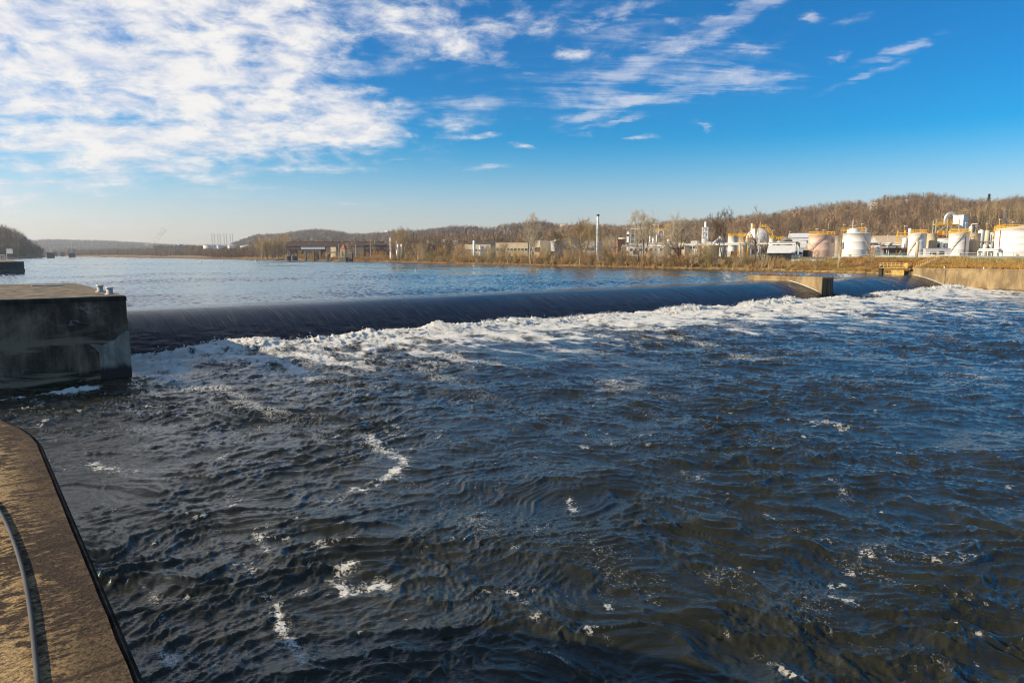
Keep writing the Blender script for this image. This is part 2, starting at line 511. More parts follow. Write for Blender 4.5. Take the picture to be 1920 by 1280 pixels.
def tail_field(x, y):
    t, s_ = ts(x, y)
    sd = s_ - 7.0
    r = np.hypot(x, y)
    calm = samp(T3[0], T3[3], x, y, 0.4)
    amp = np.clip(1.0 + 0.22 * calm, 0.5, 1.6)
    big = samp(TG[0], TG[3], x, y, 1.1)
    f1 = samp(TF[0], TF[3], x, y, 0.3)
    f2 = samp(TF[0], TF[3], x * 0.45, y * 0.45, 1.9)
    # wind-rowed streaks: noise stretched along the flow
    fs = samp(TF[0], TF[3], (t * 0.9), s_ * 0.16, 0.0)
    turb = np.exp(-np.clip(sd, 0, None) / 16.0)
    A = (0.055 + 0.030 * turb) * amp
    B = (0.0085 + 0.005 * turb) * np.clip(1.0 + 0.25 * calm, 0.5, 1.5)
    lod = sstep(r, 130, 50)
    wl = sstep(x / np.maximum(y, 3.0), 0.35, -0.30)
    wx = x + 0.5 * samp(TG[0], TG[3], x * 1.6, y * 1.6, 0.0) + 0.25 * f2; wy = y + 0.5 * samp(TG[0], TG[3], x * 1.6, y * 1.6, 2.2)
    def ridge(tl, tr, q):
        g = wl * np.exp(-1.45 * np.abs(samp(tl, TR1[3], wx * q, wy * q)))
        return g + (1 - wl) * np.exp(-1.45 * np.abs(samp(tr, TR2[3], wx * q, wy * q)))
    r1 = ridge(TR1[0], TR2[0], 1.3) - 0.45
    r2 = ridge(TR1[1], TR2[1], 3.3) - 0.45
    r3 = ridge(TR1[2], TR2[2], 7.4) - 0.45
    br1 = np.clip(0.97 + 0.32 * samp(TF[0], TF[3], x * .7, y * .7, 2.9), 0.1, 2.0); br2 = np.clip(0.97 + 0.35 * samp(TF[0], TF[3], x * 1.9, y * 1.9, 0.6), 0.05, 2.2)
    r1 = r1 * br1; r2 = r2 * br2; r3 = r3 * br2
    h = A * samp(T1[0], T1[3], x, y) + amp * (1 + 0.5 * turb) * (0.120 * r1 + 0.050 * r2 * (0.35 + 0.65 * lod) + 0.023 * r3 * lod) + B * samp(T2[0], T2[3], wx, wy) * lod + 0.05 * big
    ddx = -0.9 * A * samp(T1[1], T1[3], x, y)
    ddy = -0.9 * A * samp(T1[2], T1[3], x, y)
    Lf = 8.0 + 7.0 * sstep(t, 10, 100)
    main = np.exp(-np.clip(sd, 0, None) / Lf) * (t > -3.2)
    gap = np.exp(-((t - 119) / 5.5) ** 2) * sstep(sd, -6.0, 4.0)          # calmer wake below the middle pier
    main = main * (1 - 0.55 * gap)
    streak = (0.46 + 0.26 * sstep(t, 40, 110)) * np.exp(-np.clip(sd, 0, None) / 30.0) * sstep(fs + 0.35 * f2, 0.0, 1.5) * (t > -3)
    foam = main * 1.10 + streak * 1.15 + main * (0.24 * f1 + 0.24 * f2)
    foam += 0.10 * sstep(big * 0.5 + f2 * .8, 0.9, 1.9)
    # foam line against the downstream face of the left pier
    foam += 0.95 * np.exp(-((s_ - 20.3 - 0.25 * f2) / 0.75) ** 2) * sstep(t, -4.2, -6.5) * (0.75 + 0.4 * f1)
    drift = np.zeros_like(x)  # coverage of the drifting foam lines
    n4 = samp(TF[0], TF[3], x * 2.3, y * 2.3, 0.8)
    for cx, cy, wd, sg in SPTS:
        near = (np.abs(x - cx) < 3 * wd) & (np.abs(y - cy) < 3 * wd)
        if near.any():
            g = sg * np.exp(-((x[near] - cx) ** 2 + (y[near] - cy) ** 2) / (wd * wd * 1.8))
            drift[near] = np.maximum(drift[near], g)
    foam = np.maximum(foam, drift * (0.37 + 0.16 * n4 + 0.10 * samp(TF[0], TF[3], x * 5, y * 5, 0.2)))
    # sparse flecks
    fl = samp(TF[0], TF[3], x * 3.3, y * 3.3, 2.6) + 0.8 * f2
    foam = np.maximum(foam, 0.42 * sstep(fl, 2.4, 3.5))
    # standing roller at the toe
    hump = (0.50 + 0.10 * f2 + 0.10 * big) * np.exp(-((sd - 1.9) / 2.2) ** 2) + 0.20 * np.exp(-((sd - 6.5 - f2) / 2.6) ** 2)
    hump = (hump + 0.38 * np.exp(-((sd - 1.5) / 3.0) ** 2) * sstep(t, 146, 160)) * (t > -3.2) * (1 - 0.5 * gap) * sstep(t, -6, 10)
    h = h + hump + 0.030 * f1 * main
    return h, ddx, ddy, np.clip(foam, 0, 1.3)

def strip_h(t, s_):
    x, y = st(t, s_)
    h, a, b, fo = tail_field(x, y)
    return x, y, h, fo
# tailwater surface: finer near the camera
r = [5.0]
while r[-1] < 215: r.append(r[-1] * 1.0036)
r = np.array(r); nz = 1060
a = np.linspace(rad(-52), rad(52), nz)
Rg, Ag = np.meshgrid(r, a, indexing='ij')
X = Rg * np.sin(Ag); Y = Rg * np.cos(Ag)
tt, ss = ts(X, Y)
h, ddx, ddy, fo = tail_field(X.ravel(), Y.ravel())
V = np.stack([X.ravel() + ddx, Y.ravel() + ddy, h], 1)
keep = (ss > 10.2) & (tt > -70) & (tt < 172) & ~((tt < -12.5) & (ss > 54)) & ~((tt < -4.5) & (ss < 15))
fc = gridfaces(len(r), nz, keep)
tail = npmesh('tailwater', V, fc, W_TAIL, True, {'foam': fo})
tag(tail, kind='structure')

# foaming strip along the toe of the dam, with spray
tg = np.arange(-2.7, 168.0, 0.10); sg = np.arange(5.0, 11.6, 0.10)
Tg, Sg = np.meshgrid(tg, sg, indexing='ij')
tf, sf = Tg.ravel(), Sg.ravel()
wob = 0.7 * samp(TG[0], TG[3], tf, tf * 0 + 3.0)
x, y, h, fo = strip_h(tf, sf + 0)
sp = samp(TF[0], TF[3], x * 2.6, y * 2.6, 0.5); sp2 = samp(TF[0], TF[3], x * 5.5, y * 5.5, 1.5)
sp3 = samp(T2[0], T2[3], x * 1.0, y * 1.0, .9)
edge = sstep(sf - wob, 5.6, 6.9)
crest = np.exp(-((sf - 8.3 - wob) / 1.1) ** 2)
vig = 0.5 + 0.5 * sstep(samp(TG[0], TG[3], tf * 1.4, tf * 0 + 9.0), -1.0, 1.2)
lft = 0.35 + 0.65 * sstep(tf, -2, 16)
gap = np.exp(-((tf - 119) / 5.0) ** 2)
h = h * edge - (1 - edge) * 0.25 + (crest * (0.06 * np.clip(sp, -.5, 3) + 0.09 * np.clip(sp2, 0, 3) ** 1.4 + 0.075 * np.clip(sp3, 0, 3) ** 1.4) + 0.012 * sp + 0.010 * sp2) * vig * lft * edge
h = h - 0.20 * sstep(sf, 10.6, 11.5)
fo2 = np.clip(0.68 + 0.18 * sp + 0.3 * crest - 0.65 * gap, 0, 1.3) * edge
foam_o = npmesh('foam', np.stack([x, y, h], 1), gridfaces(len(tg), len(sg)), W_TAIL, True, {'foam': fo2})
tag(foam_o, 'white churning foam along the toe of the long dam', 'foam', kind='stuff')
# spray drops
rng = np.random.default_rng(8)
nd = 26000
td = rng.uniform(-2, 167, nd)
wobd = 0.7 * samp(TG[0], TG[3], td, td * 0 + 3.0)
vg = sstep(samp(TG[0], TG[3], td * 1.4, td * 0 + 9.0), -0.6, 1.4)
ok = rng.random(nd) < vg * (0.3 + .7 * sstep(td, 0, 20)) * (1 - .9 * np.exp(-((td - 119) / 5) ** 2))
td, wobd = td[ok], wobd[ok]
sdp = 7.6 + wobd + rng.normal(0, 0.55, len(td))
xd, yd, hd, _ = strip_h(td, sdp)
zd = hd + np.abs(rng.normal(0.06, 0.17, len(td)))
szd = rng.uniform(0.014, 0.048, len(td))
tet = np.array([(1, 1, 1), (-1, -1, 1), (-1, 1, -1), (1, -1, -1)], float)
Vd = (np.stack([xd, yd, zd], 1)[:, None, :] + tet[None] * szd[:, None, None]).reshape(-1, 3)
Fd = (np.arange(len(td))[:, None, None] * 4 + np.array([(0, 1, 2), (0, 3, 1), (0, 2, 3), (1, 3, 2)])[None]).reshape(-1, 3)
spray = npmesh('spray', Vd, Fd, M('spray_white', (0.8, 0.79, 0.75), 0.6, 0.05), False)
tag(spray, 'white spray drops flung up along the foaming toe of the dam', 'spray', kind='stuff')

# water sliding over the fixed crest
def spill_z(s_):
    u_ = np.clip((s_ + 2.1) / 9.1, 0, 1.2)
    return ZU - 0.015 - 3.0 * u_ ** 1.5
for (t0, t1) in ((-2.85, 111.7), (115.8, 168.6)):
    tg = np.arange(t0, t1 + 0.2, 0.35); sg = np.concatenate([np.arange(-6, -2.6, 0.5), np.arange(-2.6, 7.6, 0.14)])
    Tg, Sg = np.meshgrid(tg, sg, indexing='ij'); tf, sf = Tg.ravel(), Sg.ravel()
    x, y = st(tf, sf)
    k = sstep(sf, -2, 2)
    z = spill_z(sf) + k * (0.009 * samp(TF[0], TF[3], tf * 2.1, sf * 0.10) + 0.010 * samp(TG[0], TG[3], tf, sf * 0.2)) + 0.030 * sstep(sf, 1.5, 6) * samp(TF[0], TF[3], x * 2.2, y * 2.2, .4)
    o = npmesh('spillway_water', np.stack([x, y, z], 1), gridfaces(len(tg), len(sg)), W_SPILL, True)
    o.data.attributes.new('flow', 'FLOAT_VECTOR', 'POINT').data.foreach_set('vector', np.stack([tf, sf, sf * 0], 1).astype(np.float32).ravel())
    tag(o, kind='structure')

# the pool above the dam: real wavelets, coarser with distance
T4 = tile(1024, 64.0, 21, 0.40, 2.4, 1.4, rad(-80), 1.2, 0.3)
r = [46.0]
while r[-1] < 5200: r.append(r[-1] * (1.0034 if r[-1] < 900 else 1.012))
r = np.array(r); nz = 1000
a = np.concatenate([np.linspace(rad(-75), rad(-41), 60)[:-1], np.linspace(rad(-41), rad(35), nz)])
Rg, Ag = np.meshgrid(r, a, indexing='ij')
X = Rg * np.sin(Ag); Y = Rg * np.cos(Ag)
tt, ss = ts(X, Y)
xr, yr, rr_ = X.ravel(), Y.ravel(), Rg.ravel()
sc = np.maximum(1.0, rr_ / 220.0)
patch = 1.0 + 0.30 * samp(T3[0], T3[3], xr * 0.5, yr * 0.5, 0.9) + 0.2 * samp(TG[0], TG[3], xr * .3, yr * .3, 0.2)
h = np.zeros_like(xr)
lv = [1.0, 2.0, 4.0, 8.0, 16.0, 32.0]
for i, q in enumerate(lv):
    wgt = np.clip(1 - np.abs(np.log2(sc / q)), 0, 1)
    h += wgt * q * samp(T4[0], T4[3], xr / q, yr / q, 0.37 * i)
h = h * 0.036 * np.clip(patch, 0.4, 1.6) * sstep(-ss.ravel(), 2.0, 12.0)
keep = (ss < -2.9) & ((tt > -3.0) | (ss < -7.0)) & (tt < 190)
pool = npmesh('river_water', np.stack([xr, yr, ZU - 0.02 + h], 1), gridfaces(len(r), len(a), keep), W_POOL, True)
tag(pool, kind='structure')

# ================================================================ GROUND
def rp(u, v): return tuple(gnd(u, v, ZU)[:2])
RB = [(300, -160), st(171.5, 60), st(170.3, 6.0), st(170.2, -1.0), rp(1668, 514), rp(1480, 508.5), rp(1300, 504), rp(1140, 500.5), rp(1000, 497),
      rp(880, 494), rp(740, 490), rp(600, 487), (-420, 1000), (-850, 1640), (-1365, 2130), (-1750, 2620)]
LB = [(-1850, 2560), (-935, 1390), (-600, 830), (-420, 560), (-330, 300), (-300, -160)]
POLY = np.array(RB + LB, float)
def sdist(x, y):
    """distance outside the river's outline (negative in the water)"""
    x = np.asarray(x, float); y = np.asarray(y, float)
    d = np.full(x.shape, 1e18); ins = np.zeros(x.shape, bool)
    n = len(POLY)
    for i in range(n):
        ax, ay = POLY[i]; bx, by = POLY[(i + 1) % n]
        ex, ey = bx - ax, by - ay
        tt_ = np.clip(((x - ax) * ex + (y - ay) * ey) / (ex * ex + ey * ey), 0, 1)
        d = np.minimum(d, (x - ax - tt_ * ex) ** 2 + (y - ay - tt_ * ey) ** 2)
        c = ((ay > y) != (by > y)) & (x < (bx - ax) * (y - ay) / (by - ay + 1e-12) + ax)
        ins ^= c
    d = np.sqrt(d)
    return np.where(ins, -d, d)
_br = sorted((p[0] / p[1], p[1]) for p in RB[2:])
BRX = [b[0] for b in _br]; BRY = [b[1] for b in _br]
def bank_y(u):
    k = pdir(u, 477); k = k[0] / k[1]
    return float(np.interp(k, BRX, BRY))
# hill layers: skyline pixels, distance of the ridge, where the slope starts, height of the wood on it
HILLS = {
 'main': dict(th=11.0, pts=[(428, 470, 2800, 1900), (433, 458, 2800, 1900), (440, 453, 2700, 1800), (458, 447, 2700, 1800), (483, 439, 2600, 1700), (533, 437, 2500, 1600), (550, 433, 2500, 1600),
    (583, 430, 2500, 1500), (617, 431, 2500, 1500), (638, 434, 2500, 1500), (655, 438, 2400, 1400), (683, 438, 2300, 1300), (717, 435, 2200, 1300), (743, 431, 2000, 1200), (783, 431, 1900, 1100),
    (817, 428, 1800, 1000), (842, 425, 1700, 900), (875, 424, 1600, 850), (917, 427, 1500, 800), (947, 420, 1400, 750), (980, 418, 1400, 700), (1022, 416, 1300, 650), (1047, 422, 1300, 620),
    (1080, 424, 1250, 600), (1130, 422, 1200, 560), (1163, 426, 1150, 540), (1200, 423, 1150, 520), (1247, 418, 1100, 500), (1290, 415, 1100, 480), (1332, 413, 1050, 470), (1373, 410, 1000, 460),
    (1398, 407, 1000, 450), (1457, 400, 950, 440), (1512, 390, 950, 430), (1587, 381, 900, 420), (1640, 377, 900, 420), (1667, 368, 900, 420), (1695, 369, 900, 420), (1732, 365, 900, 430),
    (1766, 368, 900, 440), (1792, 372, 900, 460), (1821, 376, 900, 480), (1869, 374, 900, 480), (1919, 368, 900, 480), (2050, 356, 900, 480), (2300, 350, 900, 460)]),
 'spur': dict(th=9.0, pts=[(1660, 470, 560, 400), (1712, 430, 580, 400), (1749, 409, 600, 400), (1800, 393, 640, 400), (1850, 384, 680, 400), (1920, 378, 720, 400), (2050, 368, 740, 400), (2300, 362, 760, 400)]),
 'far': dict(th=9.0, pts=[(-300, 452, 4600, 3300), (60, 450, 4600, 3300), (93, 448, 4600, 3300), (150, 450, 4600, 3300), (200, 451, 4600, 3300), (273, 455, 4600, 3300), (330, 459, 4500, 3300), (420, 464, 4300, 3300), (460, 472, 4300, 3300)]),
 'left': dict(th=13.0, pts=[(-500, 405, 1050, 700), (-150, 415, 1050, 720), (0, 426, 1100, 800), (40, 429, 1150, 850), (62, 438, 1200, 950), (84, 447, 1300, 1100), (98, 458, 1400, 1200), (108, 474, 1450, 1250)]),
}
for L in HILLS.values():
    K, Z, R_, Y0 = [], [], [], []
    for (u, v, Rr, y0) in L['pts']:
        p = at(u, v, Rr)
        K.append(p[0] / p[1]); Z.append(p[2] - L['th']); R_.append(Rr); Y0.append(y0)
    L['k'] = K; L['z'] = Z; L['R'] = R_; L['y0'] = Y0
TH = tile(512, 900.0, 11, 25.0, 300.0, 1.9)
def hill_parts(x, y):
    yy = np.maximum(y, 1.0); k = x / yy
    res = {}
    for nme, L in HILLS.items():
        z = np.interp(k, L['k'], L['z'], left=(L['z'][0] if nme in ('left', 'far') else 0), right=(L['z'][-1] if nme in ('main', 'spur') else 0))
        R_ = np.interp(k, L['k'], L['R']); y0 = np.interp(k, L['k'], L['y0'])
        f = np.clip((yy - y0) / (R_ - y0), 0, 1)
        f = f * f * (3 - 2 * f) * 0.45 + f * 0.55
        back = np.clip((yy - R_) / R_, 0, 1)
        g = (np.maximum(z, 7) - 7) * f * (1 - 0.35 * back)
        g = g + samp(TH[0], TH[3], x, y) * 0.07 * g * (1 - f ** 3)
        res[nme] = g
    return res
def ground(x, y):
    x = np.asarray(x, float); y = np.asarray(y, float)
    d = sdist(x, y)
    rough_ = samp(TG[0], TG[3], x * 1.7, y * 1.7, 0.7)
    z = np.where(d < 0, np.maximum(3 + d * 0.9, -3.0), 3 + 0.40 * np.minimum(d, 1.5) + 3.4 * sstep(d, 1.0, 25) + 0.10 * rough_ * sstep(d, 0, 4))
    t, s_ = ts(x, y)
    z = np.where((s_ > -3) & (t > 120), np.where(d > -0.2, np.maximum(4.62, 4.62 + 2.3 * sstep(d, 2.0, 18)), -3.0), z)
    z = np.where((s_ > 4) & (d < 0), -4.0, z)
    H = hill_parts(x, y)
    hm = np.maximum.reduce(list(H.values()))
    return np.where(d > 0, z + hm * sstep(d, 5, 40), z)
def gz(x, y): return float(ground(np.array([x]), np.array([y]))[0])

r = np.geomspace(120, 9000, 470); a = np.linspace(rad(-62), rad(62), 640)
Rg, Ag = np.meshgrid(r, a, indexing='ij')
X = (Rg * np.sin(Ag)).ravel(); Y = (Rg * np.cos(Ag)).ravel()
Z = ground(X, Y)
d = sdist(X, Y)
H = hill_parts(X, Y); hm = np.maximum.reduce(list(H.values()))
n_ = samp(TG[0], TG[3], X, Y)
cw = np.array((0.105, 0.070, 0.040)); cb = np.array((0.26, 0.16, 0.07)); cg = np.array((0.20, 0.165, 0.12)); cs = np.array((0.42, 0.31, 0.12))
wb = sstep(d, 17, 9)[:, None]; wh = sstep(hm, 0.5, 3)[:, None]
tcol = cg * (1 - wh) + cw * wh
tcol = tcol * (1 - wb) + (cb + (cs - cb) * (sstep(X, 60, 100) * (Y < 260))[:, None]) * wb
tcol = tcol * (1 + 0.14 * n_[:, None])
tcol[d < 0.3] = (0.07, 0.06, 0.045)
def ground_mat():
    m = bpy.data.materials.new('ground'); m.use_nodes = True
    T = NT(m.node_tree); b = T.n['Principled BSDF']; co = T.obj('Object')
    c = T.mix(1.0, T.attr('tint', 'Color'), T.mix(T.noise(co, 0.8, 6, 0.65), (0.55, 0.55, 0.55, 1), (1.4, 1.35, 1.3, 1)), 'MULTIPLY')
    T.put(b.inputs['Base Color'], c); b.inputs['Roughness'].default_value = 0.95
    b.inputs['Specular IOR Level'].default_value = 0.1
    T.put(b.inputs['Normal'], T.bump(T.noise(co, 1.2, 5, 0.7), 0.8, 0.4))
    return m
terr = npmesh('ground', np.stack([X, Y, Z], 1), gridfaces(len(r), len(a)), ground_mat(), True, None, {'tint': tcol})
tag(terr, kind='structure')
# the river bed below the tailwater and everything nearer the camera
bed = MB().box((0, 1500, -4.6), (14000, 15000, 0.2))
bed = bed.build('river_bed_ground', M('bed', (0.05, 0.045, 0.03), 0.9)); tag(bed, kind='structure')

# ================================================================ CONCRETE
def concrete(name, light, dark, lo=0.4, hi=0.65, streak=1.0, crack=0.0, algae=None, bmp=0.5, waterline=None, scale=0.5):
    m = bpy.data.materials.new(name); m.use_nodes = True
    T = NT(m.node_tree); b = T.n['Principled BSDF']; co = T.obj('Object')
    n1 = T.noise(T.mapping(co, scale=(1, 1, 0.45 if streak else 1)), scale, 8, 0.66, 0.5)
    n2 = T.noise(T.mapping(co, scale=(1, 1, 0.12)), 2.6, 5, 0.6)
    f = T.smooth(T.math('MULTIPLY_ADD', n2, 0.4 * streak, T.math('SUBTRACT', n1, 0.2 * streak)), lo, hi)
    c = T.mix(f, dark, light)
    c = T.mix(1.0, c, T.mix(T.noise(co, 9.0, 6, 0.7), (0.6, 0.6, 0.6, 1), (1.35, 1.35, 1.35, 1)), 'MULTIPLY')
    ox, oy, oz = T.xyz(co)
    if algae:
        g = T.smooth(T.math('ADD', oz, T.math('MULTIPLY', n1, 1.6)), algae[0], algae[0] + 0.5)
        c = T.mix(g, algae[1], c)
    if crack:
        band = T.noise(T.mapping(co, scale=(0.16, 0.16, 1.1), loc=(3, 0, 0)), 1.0, 6, 0.6, 0.8)
        c = T.mix(T.math('MULTIPLY', T.smooth(band, 0.47, 0.60), T.smooth(oz, 4.2, 1.8)), c, (0.33, 0.215, 0.14, 1))
        vx = T.new('ShaderNodeTexVoronoi', feature='DISTANCE_TO_EDGE')
        nz_ = T.new('ShaderNodeTexNoise'); nz_.inputs['Scale'].default_value = 1.1; nz_.inputs['Detail'].default_value = 5
        T.put(nz_.inputs['Vector'], co)
        off = T.vmath('ADD', co, T.vmath('SCALE', T.vmath('SUBTRACT', nz_.outputs['Color'], (0.5, 0.5, 0.5)), None))
        for nd in T.n:
            if nd.type == 'VECT_MATH' and nd.operation == 'SCALE': nd.inputs['Scale'].default_value = 1.3
        T.put(vx.inputs['Vector'], T.mapping(off, scale=(0.55, 0.55, 1.7)))
        vx.inputs['Scale'].default_value = 0.42
        line = T.smooth(vx.outputs['Distance'], 0.001, 0.012, 1.0, 0.0)
        line = T.math('MULTIPLY', line, T.smooth(T.noise(co, 0.35, 3, 0.5), 0.47, 0.62))
        c = T.mix(T.math('MULTIPLY', line, crack), c, (0.50, 0.46, 0.41, 1))
    T.put(b.inputs['Base Color'], c); b.inputs['Roughness'].default_value = 0.85
    b.inputs['Specular IOR Level'].default_value = 0.25
    T.put(b.inputs['Normal'], T.bump(T.noise(co, 3.5, 8, 0.7), bmp, 0.06))
    return m
def tsbox(mb, t0, t1, s0, s1, z0, z1, n=None):
    """box in the dam's own axes"""
    p = [st(t0, s0), st(t1, s0), st(t1, s1), st(t0, s1)]
    return mb.prism([p[0], p[3], p[2], p[1]] if False else [p[3], p[2], p[1], p[0]], z0, z1)
def local_pts(poly, org):
    """poly in (t, s) -> local xy about org (t, s) in a frame yawed like the dam: x = t, y = -s"""
    return [(t - org[0], -(s_ - org[1])) for t, s_ in poly]
def rough_prism(mb, poly, z0, z1, seg=0.5, amp=0.05, seed=0, zseg=0.5, flat_top=True):
    """upright block whose side faces are subdivided and weathered a little"""
    rng = random.Random(seed)
    pts = []
    for i in range(len(poly)):
        a_, b_ = poly[i], poly[(i + 1) % len(poly)]
        L = math.hypot(b_[0] - a_[0], b_[1] - a_[1]); n = max(1, min(60, int(L / seg)))
        for j in range(n): pts.append((a_[0] + (b_[0] - a_[0]) * j / n, a_[1] + (b_[1] - a_[1]) * j / n))
    nzs = max(1, int((z1 - z0) / zseg)); o = len(mb.v); n = len(pts)
    for k in range(nzs + 1):
        z = z0 + (z1 - z0) * k / nzs
        a_ = amp if 0 < k < nzs else amp * 0.35
        for p in pts: mb.v.append((p[0] + rng.uniform(-a_, a_), p[1] + rng.uniform(-a_, a_), z))
    for k in range(nzs):
        for i in range(n):
            j = (i + 1) % n
            mb.f.append((o + k * n + i, o + k * n + j, o + (k + 1) * n + j, o + (k + 1) * n + i))
    mb.f.append(tuple(o + nzs * n + i for i in range(n)))
    return mb
ZP = 5.35
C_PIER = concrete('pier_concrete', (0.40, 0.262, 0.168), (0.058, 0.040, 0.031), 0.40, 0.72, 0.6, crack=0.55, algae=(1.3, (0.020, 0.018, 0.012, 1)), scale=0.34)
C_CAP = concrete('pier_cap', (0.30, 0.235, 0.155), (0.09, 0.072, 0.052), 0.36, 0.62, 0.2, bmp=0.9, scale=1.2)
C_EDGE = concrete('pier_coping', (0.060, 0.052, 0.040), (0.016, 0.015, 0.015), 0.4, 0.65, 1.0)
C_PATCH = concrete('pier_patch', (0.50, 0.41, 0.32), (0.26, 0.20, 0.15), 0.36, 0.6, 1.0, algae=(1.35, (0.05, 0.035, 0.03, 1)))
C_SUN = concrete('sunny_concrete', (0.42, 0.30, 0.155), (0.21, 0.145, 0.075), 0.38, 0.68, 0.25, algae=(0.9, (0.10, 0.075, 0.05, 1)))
C_DARK = concrete('dark_concrete', (0.10, 0.085, 0.062), (0.04, 0.035, 0.03), 0.4, 0.65, 1.0)
def dam_frame(name, label, cat, t, s_, group=None):
    x, y = st(t, s_)
    return thing(name, label, cat, (x, y, 0), DAMYAW, group)
# --- left pier (x local along t, y local upstream)
pier = dam_frame('lock_pier', 'massive dark cracked concrete pier at the left end of the dam', 'pier', -2.9, 17.0)
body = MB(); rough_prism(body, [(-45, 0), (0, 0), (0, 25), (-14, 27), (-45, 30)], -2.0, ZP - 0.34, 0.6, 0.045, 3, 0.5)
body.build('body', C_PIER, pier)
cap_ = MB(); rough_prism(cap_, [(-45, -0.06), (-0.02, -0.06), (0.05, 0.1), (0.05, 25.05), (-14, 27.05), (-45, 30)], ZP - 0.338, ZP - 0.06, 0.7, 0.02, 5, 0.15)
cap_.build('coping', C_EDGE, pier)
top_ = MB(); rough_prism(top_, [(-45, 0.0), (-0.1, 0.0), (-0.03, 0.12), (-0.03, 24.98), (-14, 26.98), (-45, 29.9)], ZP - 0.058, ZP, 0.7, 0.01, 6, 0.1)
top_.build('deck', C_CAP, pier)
# lighter repaired corner: a thin irregular facing on the lower right
pt = MB()
out_ = [(-1.75, 0.0), (-1.72, 1.0), (-1.76, 2.0), (-1.95, 2.28), (-2.25, 2.55), (-1.80, 2.52), (-1.55, 2.42), (-1.05, 2.62), (-0.75, 2.75), (-0.55, 3.0), (-0.30, 3.12), (-0.12, 3.28), (0.03, 3.2), (0.03, 2.0), (0.03, 0.0)]
n = len(out_)
pt.add([(p[0], -0.085, p[1] - 0.2) for p in out_] + [(p[0], 0.1, p[1] - 0.2) for p in out_], [tuple(range(n - 1, -1, -1)) if False else tuple(range(n))] + [((i + 1) % n, i, n + i, n + (i + 1) % n) for i in range(n)])
pt.build('repair_patch', C_PATCH, pier)
# --- bollards
for (u, v, lab) in ((188, 547, 'white capped mooring bollard farther from the camera on the left pier'), (206, 552, 'white capped mooring bollard nearest the corner of the left pier')):
    p = gnd(u, v, ZP)
    b_ = thing('mooring_bollard', lab, 'bollard', (p[0], p[1], ZP), 0.3, 'mooring bollards on the left pier')
    MB().lathe([(0.30, 0.0), (0.30, 0.04), (0.20, 0.06), (0.185, 0.40)], 20).build('post', M('bollard_paint', (0.46, 0.46, 0.45), 0.6, 0.12), b_, True)
    MB().lathe([(0.19, 0.38), (0.245, 0.40), (0.245, 0.47), (0.20, 0.50)], 20).build('cap', M('bollard_cap', (0.74, 0.66, 0.52), 0.5, 0.1), b_)
for (u, v, lab) in ((76, 536.5, 'pale plank lying on the pier deck, farther left of two'), (101, 536.5, 'pale plank lying on the pier deck, nearer the bollards')):
    p = gnd(u, v, ZP)
    q = thing('plank', lab, 'plank', (p[0], p[1], ZP), DAMYAW, 'pale planks on the pier deck')
    MB().box((0, 0, 0.05), (1.25, 0.22, 0.1)).build('board', M('pale_timber', (0.62, 0.55, 0.45), 0.7), q)

# --- middle pier
mid = dam_frame('dam_pier', 'low weathered concrete pier splitting the dam crest, sunlit on its left side', 'pier', 111.5, 5.2)
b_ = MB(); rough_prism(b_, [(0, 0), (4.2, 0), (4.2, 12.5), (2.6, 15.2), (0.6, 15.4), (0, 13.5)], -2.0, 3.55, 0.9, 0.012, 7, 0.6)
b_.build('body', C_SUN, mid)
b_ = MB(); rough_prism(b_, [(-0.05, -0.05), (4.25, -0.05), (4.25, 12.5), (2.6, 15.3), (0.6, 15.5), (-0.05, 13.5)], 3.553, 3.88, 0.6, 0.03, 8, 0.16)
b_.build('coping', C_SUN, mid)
b_ = MB()
for i in range(3): b_.box((0.75 + i * 1.35, -0.10, 1.0), (0.9, 0.14, 5.0))
b_.build('fender', C_DARK, mid)
# --- right abutment
ab = dam_frame('abutment_wall', 'long tan concrete abutment wall at the right end of the dam', 'wall', 169.0, 46.0)
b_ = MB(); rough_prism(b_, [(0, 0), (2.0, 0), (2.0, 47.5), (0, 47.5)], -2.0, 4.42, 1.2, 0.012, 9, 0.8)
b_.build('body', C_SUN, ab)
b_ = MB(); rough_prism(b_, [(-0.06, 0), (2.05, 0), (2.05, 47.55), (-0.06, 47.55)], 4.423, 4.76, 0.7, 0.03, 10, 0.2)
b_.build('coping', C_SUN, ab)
for yj in (20.5, 40.5): MB().box((-0.008, yj, 1.2), (0.03, 0.10, 6.3)).build('joint', C_DARK, ab)
b_ = MB().tube([(-0.09, 46 - s_, float(spill_z(np.array(s_))) + 0.20) for s_ in np.arange(-1.2, 6.6, 0.6)], 0.09, 6)
b_.build('sealing_pipe', M('galv', (0.55, 0.55, 0.52), 0.4), ab, True)
b_ = MB().tube([(-0.09, 5.2 - s_, float(spill_z(np.array(s_))) + 0.18) for s_ in np.arange(-1.0, 5.2, 0.6)], 0.08, 6)
b_.build('sealing_pipe', M('galv', (0.55, 0.55, 0.52), 0.4), mid, True)
for s_, lab in ((5, 'white light on the abutment wall top, nearest the dam crest'), (13, 'white light on the abutment wall top, in the middle of three'), (26, 'white light on the abutment wall top, rightmost of three')):
    x, y = st(169.6, s_)
    q = thing('wall_light', lab, 'light', (x, y, 4.76), DAMYAW, 'lights along the abutment wall')
    MB().lathe([(0.10, 0), (0.10, 0.18), (0.2, 0.2), (0.2, 0.36), (0.05, 0.42)], 10).build('lantern', M('white_paint', (0.78, 0.77, 0.74), 0.5, 0.06), q)

